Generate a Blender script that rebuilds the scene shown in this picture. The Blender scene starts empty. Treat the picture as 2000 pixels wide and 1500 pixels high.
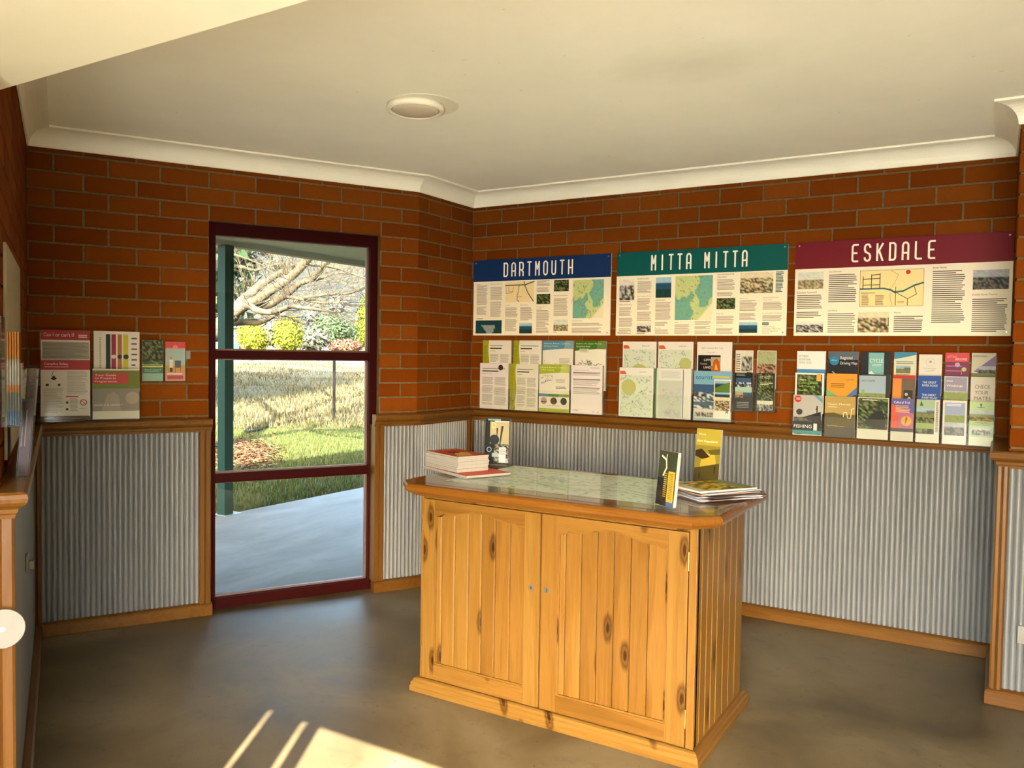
import bpy, bmesh, math, random
from mathutils import Vector, Matrix
random.seed(7)
COL = bpy.context.scene.collection
SC = bpy.context.scene
PI = math.pi

# ------------------------------------------------------------------ camera
FPX, PITCH, ROLL, EYE = 1585.18, .0361, .0153, 1.3862
TS = math.radians(30.933)
RRX, RRY, SX, SY = math.cos(TS), -math.sin(TS), math.sin(TS), math.cos(TS)
CAM = Vector((2.955, -4.414, EYE))
def ray(u, v):
    a, b = (u-1000)/FPX, (v-750)/FPX
    x = math.cos(ROLL)*a + math.sin(ROLL)*b
    y = -math.sin(ROLL)*a + math.cos(ROLL)*b
    fy = math.cos(PITCH) - y*math.sin(PITCH)
    fz = -math.sin(PITCH) - y*math.cos(PITCH)
    return Vector((x*RRX + fy*RRY, x*SX + fy*SY, fz))
def on_z(u, v, z=0.0):
    d = ray(u, v); return CAM + d*((z-EYE)/d.z)
def at_dist(u, v, dist):
    d = ray(u, v); return CAM + d*(dist/math.hypot(d.x, d.y))
c0 = ray(1000, 750); cr = (ray(1001, 750)-c0).normalized(); cu = -(ray(1000, 751)-c0).normalized()
fw = c0.normalized()
cd = bpy.data.cameras.new('camera'); cam = bpy.data.objects.new('camera', cd); COL.objects.link(cam)
cam.matrix_world = Matrix(((cr.x, cu.x, -fw.x, CAM.x), (cr.y, cu.y, -fw.y, CAM.y), (cr.z, cu.z, -fw.z, CAM.z), (0, 0, 0, 1)))
cd.sensor_width = 36; cd.lens = FPX/2000*36; cd.clip_end = 2000; cd.clip_start = .05
SC.camera = cam

# ------------------------------------------------------------------ light
SUN_AZ, SUN_EL = math.radians(119), math.radians(31)
sd = Vector((math.cos(SUN_AZ)*math.cos(SUN_EL), math.sin(SUN_AZ)*math.cos(SUN_EL), -math.sin(SUN_EL)))
sl = bpy.data.lights.new('sun', 'SUN'); sl.energy = 10; sl.angle = math.radians(.3); sl.color = (1, .96, .88)
so = bpy.data.objects.new('sun', sl); COL.objects.link(so)
so.rotation_euler = sd.to_track_quat('-Z', 'Y').to_euler(); so.location = (8, -14, 9)
wd = bpy.data.worlds.new('sky'); SC.world = wd; wd.use_nodes = True
wn = wd.node_tree.nodes; wl = wd.node_tree.links; wn.clear()
wo = wn.new('ShaderNodeOutputWorld'); wb = wn.new('ShaderNodeBackground'); ws = wn.new('ShaderNodeTexSky')
ws.sky_type = 'NISHITA'; ws.sun_disc = False; ws.sun_elevation = SUN_EL; ws.sun_rotation = math.atan2(-sd.x, -sd.y)
ws.air_density = 1.3; ws.dust_density = 2.5; ws.ozone_density = 1.0
wb.inputs[1].default_value = .5
wl.new(ws.outputs[0], wb.inputs[0]); wl.new(wb.outputs[0], wo.inputs[0])
vs = SC.view_settings; vs.view_transform = 'Standard'; vs.look = 'None'; vs.gamma = 1; vs.use_curve_mapping = False
vs.exposure = 3.25

# ------------------------------------------------------------------ materials
def lin(h):
    h = h.lstrip('#'); out = []
    for i in (0, 2, 4):
        c = int(h[i:i+2], 16)/255
        out.append(c/12.92 if c <= .04045 else ((c+.055)/1.055)**2.4)
    return tuple(out)
MATS = {}
class NT:
    def __init__(s, name, k=1.0):
        s.k = k
        s.m = bpy.data.materials.new(name); s.m.use_nodes = True; s.t = s.m.node_tree
        s.b = s.t.nodes['Principled BSDF']; s.out = s.t.nodes['Material Output']
    def n(s, typ, **kw):
        x = s.t.nodes.new('ShaderNode'+typ)
        for k, v in kw.items():
            if k.startswith('i_'):
                x.inputs[k[2:].replace('_', ' ')].default_value = v
            else: setattr(x, k, v)
        return x
    def l(s, a, b): s.t.links.new(a, b)
    def coords(s, scale=(1, 1, 1), kind='Object', rnd=0):
        tc = s.n('TexCoord'); mp = s.n('Mapping'); mp.inputs['Scale'].default_value = scale
        s.l(tc.outputs[kind], mp.inputs['Vector'])
        if rnd:
            oi = s.n('ObjectInfo'); mu = s.n('Math', operation='MULTIPLY'); mu.inputs[1].default_value = rnd
            s.l(oi.outputs['Random'], mu.inputs[0]); cx = s.n('CombineXYZ')
            for i in range(3): s.l(mu.outputs[0], cx.inputs[i])
            s.l(cx.outputs[0], mp.inputs['Location'])
        return mp.outputs[0]
    def noise(s, vec, scale, detail=4, rough=.55, dist=0):
        x = s.n('TexNoise'); x.inputs['Scale'].default_value = scale; x.inputs['Detail'].default_value = detail
        x.inputs['Roughness'].default_value = rough; x.inputs['Distortion'].default_value = dist
        s.l(vec, x.inputs['Vector']); return x.outputs['Fac']
    def ramp(s, fac, stops):
        r = s.n('ValToRGB'); e = r.color_ramp.elements
        while len(e) < len(stops): e.new(.5)
        for k, (p, c) in enumerate(stops): e[k].position = p; e[k].color = (*c, 1)
        s.l(fac, r.inputs[0]); return r.outputs[0]
    def mix(s, fac, a, b, mode='MIX'):
        x = s.n('Mix', data_type='RGBA', blend_type=mode)
        for i, v in ((0, fac), (6, a), (7, b)):
            if hasattr(v, 'links'): s.l(v, x.inputs[i])
            else: x.inputs[i].default_value = v if i == 0 else (*v, 1)
        return x.outputs[2]
    def bump(s, h, strength=.3, dist=.002):
        b = s.n('Bump'); b.inputs['Strength'].default_value = strength; b.inputs['Distance'].default_value = dist
        s.l(h, b.inputs['Height']); s.l(b.outputs[0], s.b.inputs['Normal'])
    def base(s, c):
        if s.k != 1: c = s.mix(1.0, c, (s.k, s.k, s.k), 'MULTIPLY')   # overall reflectance of the stuff
        if hasattr(c, 'links'): s.l(c, s.b.inputs['Base Color'])
        else: s.b.inputs['Base Color'].default_value = (*c, 1)
    def done(s, rough=.5, metal=0, coat=0, spec=None):
        s.b.inputs['Roughness'].default_value = rough; s.b.inputs['Metallic'].default_value = metal
        s.b.inputs['Coat Weight'].default_value = coat; s.b.inputs['Coat Roughness'].default_value = .12
        s.b.inputs['Specular IOR Level'].default_value = .14 if spec is None else spec
        return s.m
def plain(name, c, rough=.5, metal=0, var=.12, scale=30, k=1.0, **kw):
    if name in MATS: return MATS[name]
    t = NT(name, k); f = t.noise(t.coords(), scale)
    a = tuple(x*(1-var) for x in c); b = tuple(min(1, x*(1+var)) for x in c)
    t.base(t.ramp(f, [(.3, a), (.7, b)])); MATS[name] = t.done(rough, metal, **kw); return MATS[name]

def m_brick():
    t = NT('brick_clay', 0.5); v = t.coords(rnd=40)
    oi = t.n('ObjectInfo')
    c1 = t.ramp(oi.outputs['Random'], [(0, (.235, .052, .004)), (.5, (.285, .068, .005)), (1, (.35, .094, .010))])
    f = t.noise(v, 26, 6, .65); c2 = t.mix(f, c1, (.17, .032, .002), 'MIX')
    c2 = t.mix(.45, c1, c2)
    sp = t.ramp(t.noise(v, 95, 3, .6), [(.68, (0, 0, 0)), (.78, (1, 1, 1))])
    t.base(t.mix(t.mix(.5, (0, 0, 0), sp), c2, (.45, .22, .085)))
    t.bump(t.noise(v, 160, 4, .7), .35, .002); return t.done(.9, spec=.04)
BRICK = m_brick()
def m_mortar():
    t = NT('mortar', 0.5); v = t.coords()
    t.base(t.ramp(t.noise(v, 60, 5), [(.3, (.20, .135, .058)), (.7, (.29, .205, .097))]))
    t.bump(t.noise(v, 220, 3), .4, .002); return t.done(.95, spec=.1)
MORTAR = m_mortar()
def m_paint(name, c, rough=.6, k=1.0):
    t = NT(name, k); v = t.coords()
    a = tuple(x*.94 for x in c)
    t.base(t.ramp(t.noise(v, 2.2, 5, .6), [(.35, a), (.65, c)])); t.bump(t.noise(v, 150, 2), .08, .001); return t.done(rough, spec=.3)
CREAM = m_paint('cream_paint', (.91, .885, .735)); SOFFIT = m_paint('soffit_paint', (.90, .885, .68))
TRIMW = m_paint('cornice_paint', (.80, .765, .60), .5)
def m_floor():
    t = NT('sealed_concrete', 0.34); v = t.coords()
    f = t.noise(v, 1.3, 6, .62, .6)
    c = t.ramp(f, [(.32, (.13, .092, .042)), (.5, (.28, .208, .105)), (.66, (.42, .325, .185))])
    g = t.noise(v, 11, 5, .7)
    c = t.mix(t.ramp(g, [(.56, (0, 0, 0)), (.75, (.55, .55, .55))]), c, (.12, .08, .042))
    s = t.ramp(t.noise(v, 48, 2, .5), [(.70, (0, 0, 0)), (.76, (.8, .8, .8))])
    t.base(t.mix(s, c, (.07, .05, .03)))
    r = t.ramp(f, [(.3, (.34, .34, .34)), (.7, (.50, .50, .50))]); t.l(r, t.b.inputs['Roughness'])
    t.bump(t.noise(v, 30, 4), .06, .002); m = t.done(.36, spec=.22); return m
FLOOR = m_floor()
def m_wood(name, cols, axis='Z', scale=1.0, knots=True, rough=.34, coat=.12):
    t = NT(name, .285); sc = {'Z': (9, 9, .55), 'X': (.55, 9, 9), 'Y': (9, .55, 9)}[axis]
    v = t.coords(tuple(q*scale for q in sc), rnd=17)
    f = t.noise(v, 2.2, 5, .6, 1.1)
    fine = t.noise(v, 14, 4, .65, .3)
    c = t.ramp(f, [(.25, cols[0]), (.45, cols[1]), (.55, cols[2]), (.75, cols[1])])
    c = t.mix(.25, c, t.ramp(fine, [(.35, cols[0]), (.65, cols[2])]))
    if knots:
        tc = t.n('TexCoord'); sp = t.n('SeparateXYZ'); t.l(tc.outputs['Object'], sp.inputs[0]); oi = t.n('ObjectInfo')
        ad = t.n('Math', operation='ADD'); t.l(sp.outputs[0], ad.inputs[0]); t.l(sp.outputs[1], ad.inputs[1])
        cx = t.n('CombineXYZ')
        for src, k_, mul, slot in ((ad.outputs[0], 5.0, 31.0, 0), (sp.outputs[2], 1.7, 47.0, 1)):
            m1 = t.n('Math', operation='MULTIPLY'); m1.inputs[1].default_value = k_; t.l(src, m1.inputs[0])
            m2 = t.n('Math', operation='MULTIPLY_ADD'); m2.inputs[1].default_value = mul; t.l(oi.outputs['Random'], m2.inputs[0]); t.l(m1.outputs[0], m2.inputs[2]); t.l(m2.outputs[0], cx.inputs[slot])
        vo = t.n('TexVoronoi', voronoi_dimensions='2D'); vo.inputs['Scale'].default_value = 1.0; t.l(cx.outputs[0], vo.inputs['Vector'])
        dn = t.n('Math', operation='ADD'); nz = t.n('Math', operation='MULTIPLY'); nz.inputs[1].default_value = .05
        t.l(fine, nz.inputs[0]); t.l(vo.outputs['Distance'], dn.inputs[0]); t.l(nz.outputs[0], dn.inputs[1])
        k = t.ramp(dn.outputs[0], [(.05, (1, 1, 1)), (.072, (.45, .45, .45)), (.092, (.8, .8, .8)), (.135, (0, 0, 0))])
        c = t.mix(k, c, (.085, .026, .004))
    oj = t.n('ObjectInfo'); c = t.mix(1.0, c, t.ramp(oj.outputs['Random'], [(0, (.80, .76, .70)), (.5, (1, 1, 1)), (1, (1.0, 1.06, 1.12))]), 'MULTIPLY')
    t.base(c); t.bump(fine, .06, .001); return t.done(rough, coat=coat, spec=.16)
PINE = ((.33, .145, .022), (.45, .215, .038), (.54, .275, .055))
WZ = m_wood('pine_vertical_grain', PINE, 'Z'); WX = m_wood('pine_long_grain', PINE, 'X'); WY = m_wood('pine_cross_grain', PINE, 'Y')
DARK = ((.27, .105, .015), (.36, .145, .022), (.42, .180, .030))
TWZ = m_wood('varnished_post', DARK, 'Z', knots=False, coat=.04); TWX = m_wood('varnished_rail', DARK, 'X', 1, False, coat=.05)
TOPW = m_wood('polished_top', ((.40, .12, .015), (.50, .17, .024), (.56, .21, .035)), 'X', knots=False, rough=.16, coat=.6)
def m_corr():
    t = NT('zinc_sheet', .40); v = t.coords((1, 1, .15))
    t.base(t.ramp(t.noise(v, 9, 4), [(.3, (.41, .43, .45)), (.7, (.51, .53, .55))]))
    return t.done(.45, .28)
ZINC = m_corr()
MAROON = plain('maroon_frame', (.022, .0008, .0008), .6, var=.1, spec=.06)
STEEL = plain('steel', (.30, .30, .29), .35, .9); BRASS = plain('brass', (.26, .16, .05), .4, .8)
DARKM = plain('keyhole_dark', (.02, .02, .02), .6)
WHITEP = plain('white_plastic', (.20, .195, .18), .4, var=.04)
PAGES = plain('paper_edges', (.29, .28, .265), .7, var=.08, scale=200)
GREENP = plain('green_post_paint', (.003, .019, .0135), .6, spec=.12)
def m_clear(name, tint, f0=.04, rough=.02, haze=0.0, graze=1.0):
    t = NT(name); t.t.nodes.remove(t.b)
    tr = t.n('BsdfTransparent'); gl = t.n('BsdfGlossy'); lw = t.n('LayerWeight'); mx = t.n('MixShader')
    pw = t.n('Math', operation='POWER'); pw.inputs[1].default_value = 5; ma = t.n('Math', operation='MULTIPLY_ADD'); ma.inputs[1].default_value = (1-f0)*graze; ma.inputs[2].default_value = f0
    lw.inputs['Blend'].default_value = .5
    t.l(lw.outputs['Facing'], pw.inputs[0]); t.l(pw.outputs[0], ma.inputs[0])
    nz = t.noise(t.coords(), 8); cr_ = t.ramp(nz, [(0, tint), (1, tint)])
    t.l(cr_, tr.inputs[0]); gl.inputs['Roughness'].default_value = rough
    t.l(ma.outputs[0], mx.inputs[0]); t.l(tr.outputs[0], mx.inputs[1]); t.l(gl.outputs[0], mx.inputs[2])
    last = mx.outputs[0]
    if haze:
        df = t.n('BsdfDiffuse'); df.inputs[0].default_value = (.8, .8, .76, 1); m2 = t.n('MixShader'); m2.inputs[0].default_value = haze
        t.l(last, m2.inputs[1]); t.l(df.outputs[0], m2.inputs[2]); last = m2.outputs[0]
    t.l(last, t.out.inputs[0]); return t.m
GLASS = m_clear('window_glass', (.79, .82, .81), .016)
LIP = m_clear('acrylic_lip', (.975, .985, .975), .006, .08, .022); ACRYL = m_clear('clear_acrylic', (.985, .99, .985), .003, .06, .004)  # lip haze is a pale film standing in for highlights on pocket fronts
SHEET = m_clear('glass_sheet', (.97, .99, .98), .035, graze=.55)
def m_print(name='print', rough=.38, k=1.0):
    t = NT(name, k); a = t.n('Attribute'); a.attribute_name = 'Col'
    t.base(a.outputs['Color']); return t.done(rough, spec=.1)
PRINT = m_print('print', .45, .86); LEAFLET = m_print('leaflet_print', .4, .62)

# ------------------------------------------------------------------ mesh helpers
class MB:
    def __init__(s): s.v = []; s.f = []; s.c = []
    def add(s, vs, fs, col=None):
        o = len(s.v); s.v += [tuple(p) for p in vs]
        for q in fs: s.f.append(tuple(i+o for i in q)); s.c.append(col)
        return s
    def box(s, x0, y0, z0, x1, y1, z1, tf=None, col=None):
        P = [(x, y, z) for z in (z0, z1) for y in (y0, y1) for x in (x0, x1)]
        if tf: P = [tf(*p) for p in P]
        return s.add(P, [(0, 2, 3, 1), (4, 5, 7, 6), (0, 1, 5, 4), (2, 6, 7, 3), (0, 4, 6, 2), (1, 3, 7, 5)], col)
    def prism(s, poly, fn0, fn1):
        """poly of 2D points, two mappings for the two ends"""
        n = len(poly); P = [fn0(*p) for p in poly]+[fn1(*p) for p in poly]
        return s.add(P, [tuple(range(n))[::-1], tuple(range(n, 2*n))]+[(i, (i+1) % n, n+(i+1) % n, n+i) for i in range(n)])
    def tube(s, pts, rads, n=8):
        pts = [Vector(p) for p in pts]
        if not hasattr(rads, '__len__'): rads = [rads]*len(pts)
        P = []; F = []
        for i, p in enumerate(pts):
            t = (pts[min(i+1, len(pts)-1)]-pts[max(i-1, 0)]).normalized()
            a = t.cross(Vector((0, 0, 1)) if abs(t.z) < .9 else Vector((1, 0, 0))).normalized(); b = t.cross(a)
            for k in range(n):
                w = 2*PI*k/n; P.append(p+(a*math.cos(w)+b*math.sin(w))*rads[i])
        for i in range(len(pts)-1):
            for k in range(n): F.append((i*n+k, i*n+(k+1) % n, (i+1)*n+(k+1) % n, (i+1)*n+k))
        F += [tuple(range(n))[::-1], tuple(range((len(pts)-1)*n, len(pts)*n))]
        return s.add(P, F)
    def lathe(s, prof, c, n=32, axis='z'):
        P = []; F = []
        for r, z in prof:
            for k in range(n):
                w = 2*PI*k/n
                P.append((c[0]+r*math.cos(w), c[1]+r*math.sin(w), c[2]+z))
        m = len(prof)
        for i in range(m-1):
            for k in range(n): F.append((i*n+k, i*n+(k+1) % n, (i+1)*n+(k+1) % n, (i+1)*n+k))
        F += [tuple(range(n))[::-1], tuple(range((m-1)*n, m*n))]
        return s.add(P, F)
    def mesh(s, name, mat, off=(0, 0, 0), smooth=False, recalc=True, bevel=0):
        me = bpy.data.meshes.new(name)
        me.from_pydata([(p[0]-off[0], p[1]-off[1], p[2]-off[2]) for p in s.v], [], s.f)
        if any(c is not None for c in s.c):
            at = me.color_attributes.new('Col', 'FLOAT_COLOR', 'CORNER'); i = 0
            for q, c in zip(s.f, s.c):
                cs = c if (c and isinstance(c[0], tuple)) else [c or (.5, .5, .5)]*len(q)
                for cc in cs: at.data[i].color = (*cc, 1); i += 1
        if recalc or bevel:
            b = bmesh.new(); b.from_mesh(me)
            bmesh.ops.recalc_face_normals(b, faces=b.faces)
            if bevel: bmesh.ops.bevel(b, geom=[e for e in b.edges if e.is_manifold and e.calc_face_angle() > .6], offset=bevel, segments=2, affect='EDGES', profile=.6)
            b.to_mesh(me); b.free()
        if smooth:
            for p in me.polygons: p.use_smooth = True
        if mat: me.materials.append(mat)
        return me
def link(name, me, parent=None):
    o = bpy.data.objects.new(name, me); COL.objects.link(o)
    if parent: o.parent = parent
    return o
def tag(o, label=None, cat=None, group=None, kind=None):
    if label: o['label'] = label
    if cat: o['category'] = cat
    if group: o['group'] = group
    if kind: o['kind'] = kind
    return o
def thing(name, label, cat, loc=(0, 0, 0), group=None):
    o = link(name, None); o.location = loc; return tag(o, label, cat, group)
def part(name, mb, mat, parent, smooth=False, bevel=0, label=None, kind=None, recalc=True):
    off = tuple(parent.location)
    p = parent.parent
    while p: off = tuple(a+b for a, b in zip(off, p.location)); p = p.parent
    o = link(name, mb.mesh(name, mat, off, smooth, recalc, bevel), parent)
    return tag(o, label, None, None, kind)
def solo(name, mb, mat, label, cat, group=None, smooth=False, bevel=0, base=None, recalc=True, kind=None):
    base = base or (0, 0, 0)
    o = link(name, mb.mesh(name, mat, base, smooth, recalc, bevel)); o.location = base
    return tag(o, label, cat, group, kind)
def struct(name, mb, mat, label, cat, parent=None, smooth=False, bevel=0):
    o = link(name, mb.mesh(name, mat, (0, 0, 0), smooth, True, bevel), parent)
    return tag(o, label, cat, None, 'structure') if not parent else o

class Fr:
    """a wall frame: a runs along the wall, off towards the room, z up"""
    def __init__(s, o, deg):
        s.o = o; s.ang = math.radians(deg); s.X = (math.cos(s.ang), math.sin(s.ang)); s.Y = (-s.X[1], s.X[0])
    def __call__(s, a, off, z): return (s.o[0]+s.X[0]*a-s.Y[0]*off, s.o[1]+s.X[1]*a-s.Y[1]*off, z)
W3 = math.sqrt(3)/2
Cc = (0, -.5782); Aa = (Cc[0]-1.9823*.5, Cc[1]-1.9823*W3)
FR, FW, FS, FL = Fr((0, 0), 0), Fr(Aa, 60), Fr(Cc, 90), Fr(Aa, 150)
FN, FQ = Fr((3.0, -.58), 0), Fr((3.0, 0), -90)
WIN0, WIN1, WINH = .812, 1.747, 2.06
ZCOR, ZCEIL = 2.332, 2.42
LEND = 2.10

# ------------------------------------------------------------------ shell
floor = struct('floor', MB().box(-2.6, -5.9, -.15, 7.5, 6.0, 0), FLOOR, 'brown sealed concrete floor with mottled stains', 'floor')
# walls: mortar-coloured cores, bricks laid on them
def wall(name, fr, rects, label, thick=.25):
    mb = MB()
    for a0, a1, z0, z1 in rects: mb.box(a0, -thick, z0, a1, -.005, z1, fr)
    return struct(name, mb, MORTAR, label, 'wall')
w_left = wall('wall_left', FL, [(-LEND, .25, 0, 2.5)], 'orange brick wall with pale board and edge-on brochure racks')
w_win = wall('wall_window', FW, [(-.02, WIN0, 0, 2.5), (WIN0, WIN1, WINH, 2.5), (WIN1, 1.9823, 0, 2.5)], 'brown brick wall around the tall maroon window')
w_short = wall('wall_return', FS, [(0, .5782+.25, 0, 2.5)], 'short brick return wall beside the blue-headed sign')
w_right = wall('wall_right', FR, [(-.02, 3.25, 0, 2.5)], 'long brick wall carrying three town signs and brochure racks')
w_nibs = wall('wall_nib_side', FQ, [(0, .56, 0, 2.5)], 'narrow brick side of the nib next to the maroon-headed sign')
w_nib = wall('wall_nib', FN, [(.005, 1.40, 0, 2.5)], 'brick nib wall above white corrugated dado with power outlet')
BM = {}
def brick_mesh(l, h):
    k = (round(l, 3), round(h, 3))
    if k in BM: return BM[k]
    c = min(.002, h*.2); d = .010
    P = [(0, d, 0), (l, d, 0), (l, d, h), (0, d, h), (0, c, 0), (l, c, 0), (l, c, h), (0, c, h), (c, 0, c), (l-c, 0, c), (l-c, 0, h-c), (c, 0, h-c)]
    F = [(8, 9, 10, 11), (4, 5, 9, 8), (5, 6, 10, 9), (6, 7, 11, 10), (7, 4, 8, 11), (0, 1, 5, 4), (1, 2, 6, 5), (2, 3, 7, 6), (3, 0, 4, 7)]
    me = bpy.data.meshes.new('brick'); me.from_pydata(P, [], F); me.materials.append(BRICK); BM[k] = me; return me
COURSE, ZJ, BL = .0845, 2.056, .2340
def bricks(par, fr, a0, a1, ph0, ph1, z0=.97, z1=2.36, holes=(), bl=BL):
    k = math.floor((z0-ZJ)/COURSE)
    rnd = random.Random(hash(fr.o) & 255)
    while ZJ+k*COURSE < z1:
        zb, zt = ZJ+k*COURSE+.005, min(z1, ZJ+(k+1)*COURSE-.005)
        ph = ph0 if k % 2 == 0 else ph1
        n = math.floor((a0-ph)/bl); x = ph+n*bl
        while x < a1:
            spans = [(max(a0, x+.005), min(a1, x+bl-.005))]
            for h0, h1, hz in holes:
                if zb < hz-.02:
                    spans = [q for s0, s1 in spans for q in ((s0, min(s1, h0)), (max(s0, h1), s1))]
            for s0, s1 in spans:
                if s1-s0 > .012 and zt-zb > .01:
                    o = link('brick', brick_mesh(s1-s0, zt-zb), par)
                    o.location = fr(s0, rnd.uniform(-.0012, .0012), zb); o.rotation_euler = (0, 0, fr.ang)
            x += bl
        k += 1
# parity: course at z=2.268 is k=2 (even)
bricks(w_right, FR, 0, 3.0, .680, .799)
bricks(w_win, FW, 0, 1.9823, .110, .236, holes=((WIN0, WIN1, WINH),), bl=.2345)
bricks(w_short, FS, 0, .5782, .103, .222, bl=.2345)
bricks(w_left, FL, -LEND, 0, -.12, -.24)
bricks(w_nib, FN, 0, 1.39, .23, .115)
bricks(w_nibs, FQ, 0, .58, .10, .22)
# enclosure out of the frame: porch, far right side, roof
def sbox(name, b, mat, label, cat='wall'): return struct(name, MB().box(*b), mat, label, cat)
sbox('wall_porch_side', (.15, -5.24, 0, .40, -3.42, 2.5), MORTAR, 'porch side wall behind the viewer')
sbox('wall_porch_front', (.15, -5.252, 0, 2.241, -5.24, 2.5), MORTAR, 'porch front wall behind the viewer')
sbox('wall_far', (4.40, -5.3, 0, 4.60, -.5, 2.5), MORTAR, 'unseen end wall set close to dim the window wall')  # unseen wall, placed to narrow the opening and dim the window wall
sbox('trim_1', (2.27, -5.252, 0, 2.419, -5.24, 2.06), TWZ, 'wide timber batten at the porch opening', 'trim')
sbox('trim_2', (2.452, -5.252, 0, 2.510, -5.24, 2.06), TWZ, 'narrow timber batten at the porch opening', 'trim')
struct('bounce_ground', MB().box(-9, -18, -.15, 14, -5.9, -.01), m_paint('bounce_ground_pale', (.66, .63, .57), .9), 'unseen pale ground added to bounce light into the entrance', 'ground')  # unseen pale ground, added to throw light up onto the ceiling
def m_ceiling():
    t = NT('cream_ceiling'); v = t.coords(); p = on_z(1350, 125, ZCEIL)
    d = t.n('VectorMath', operation='DISTANCE'); mp = t.n('Mapping'); mp.inputs['Scale'].default_value = (1, 1.5, 1); tc = t.n('TexCoord'); t.l(tc.outputs['Object'], mp.inputs[0]); t.l(mp.outputs[0], d.inputs[0]); d.inputs[1].default_value = (p.x, p.y*1.5, p.z)
    n1 = t.noise(v, 5, 5, .6); ad = t.n('Math', operation='MULTIPLY_ADD'); ad.inputs[1].default_value = .3; t.l(n1, ad.inputs[0]); t.l(d.outputs['Value'], ad.inputs[2])
    st = t.ramp(ad.outputs[0], [(.18, (.22, .22, .22)), (.50, (0, 0, 0))])
    c = t.ramp(t.noise(v, 2.2, 5, .6), [(.35, (.87, .86, .70)), (.65, (.92, .91, .745))])
    sp = t.ramp(t.noise(v, 24, 2, .5), [(.735, (0, 0, 0)), (.77, (.3, .3, .3))])
    c = t.mix(st, c, (.30, .28, .22)); t.base(t.mix(sp, c, (.55, .50, .38))); t.bump(t.noise(v, 150, 2), .08, .001); return t.done(.65, spec=.1)
ceil = struct('ceiling', MB().box(-1.3, -3.30, ZCEIL, 6.4, .3, ZCEIL+.08), m_ceiling(), 'cream painted flat ceiling with faint smoke stains', 'ceiling')
struct('ceiling_soffit', MB().box(-1.3, -5.24, 2.06, 6.4, -3.262, 2.5), SOFFIT, 'bright cream lowered soffit over the entrance', 'ceiling')
struct('roof', MB().box(-2.95, -5.6, 2.5, 6.9, 6.0, 2.56), plain('roof_sheet', (.25, .27, .25), .5), 'roof sheet over the building', 'roof')

def sweep(prof, path, closed_ends=True):
    """prof: (off,z) polygon, path: 2D points, room on the right side. one MB per segment, mitred"""
    n = len(path); D = []
    for i in range(n-1):
        v = Vector((path[i+1][0]-path[i][0], path[i+1][1]-path[i][1])); D.append(v.normalized())
    R = [Vector((d.y, -d.x)) for d in D]; M = []
    for i in range(n):
        if i == 0: M.append(R[0])
        elif i == n-1: M.append(R[-1])
        else:
            m = R[i-1]+R[i]; M.append(m/(m.length_squared)*2)
    out = []
    for i in range(n-1):
        f0 = lambda o, z, i=i: (path[i][0]+M[i].x*o, path[i][1]+M[i].y*o, z)
        f1 = lambda o, z, i=i: (path[i+1][0]+M[i+1].x*o, path[i+1][1]+M[i+1].y*o, z)
        out.append(MB().prism(prof, f0, f1))
    return out
xy = lambda p: (p[0], p[1])
cove = [(0, ZCEIL), (0, ZCOR), (.007, ZCOR)]+[(.081-.072*math.cos(t), ZCOR+.004+.072*math.sin(t)) for t in [k*PI/16 for k in range(9)]]+[(.083, ZCOR+.077), (.094, ZCOR+.079), (.094, ZCEIL)]
LP = lambda L, off=0: xy(FL(-L, off, 0)); E0, N0, N1 = (3.0, 0), (3.0, -.58), (4.40, -.58)
names = ['left', 'window', 'return', 'right', 'nib_side', 'nib']
for nm, mb in zip(names, sweep(cove, [LP(1.93), Aa, Cc, (0, 0), E0, N0, N1])):
    struct('trim_cornice_'+nm, mb, TRIMW, f'cream coved cornice along the {nm.replace("_", " ")} wall', 'cornice')
rail = [(0, .962), (.036, .962), (.038, .972), (.042, .976), (.044, .986), (.050, .992), (.058, .996), (.064, 1.004), (.066, 1.014), (.063, 1.024), (.056, 1.030), (0, 1.030)]
skirt = [(0, 0), (.052, 0), (.054, .004), (.054, .052), (.048, .060), (.030, .066), (0, .066)]
pathA = [LP(LEND, -.22), LP(LEND), Aa, xy(FW(WIN0+.012, 0, 0))]
pathB = [xy(FW(WIN1-.04, 0, 0)), Cc, (0, 0), E0, N0, N1]
nA = ['left_end', 'left', 'window_near']; nB = ['window_far', 'return', 'right', 'nib_side', 'nib']
for pa, nn in ((pathA, nA), (pathB, nB)):
    for nm, mb in zip(nn, sweep(rail, pa)):
        struct('trim_dado_'+nm, mb, TWX, f'varnished timber dado rail on the {nm.replace("_", " ")} wall run', 'dado rail', smooth=False)
    for nm, mb in zip(nn, sweep(skirt, pa)):
        struct('baseboard_'+nm, mb, TWX, f'varnished timber skirting on the {nm.replace("_", " ")} wall run', 'baseboard')
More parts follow.
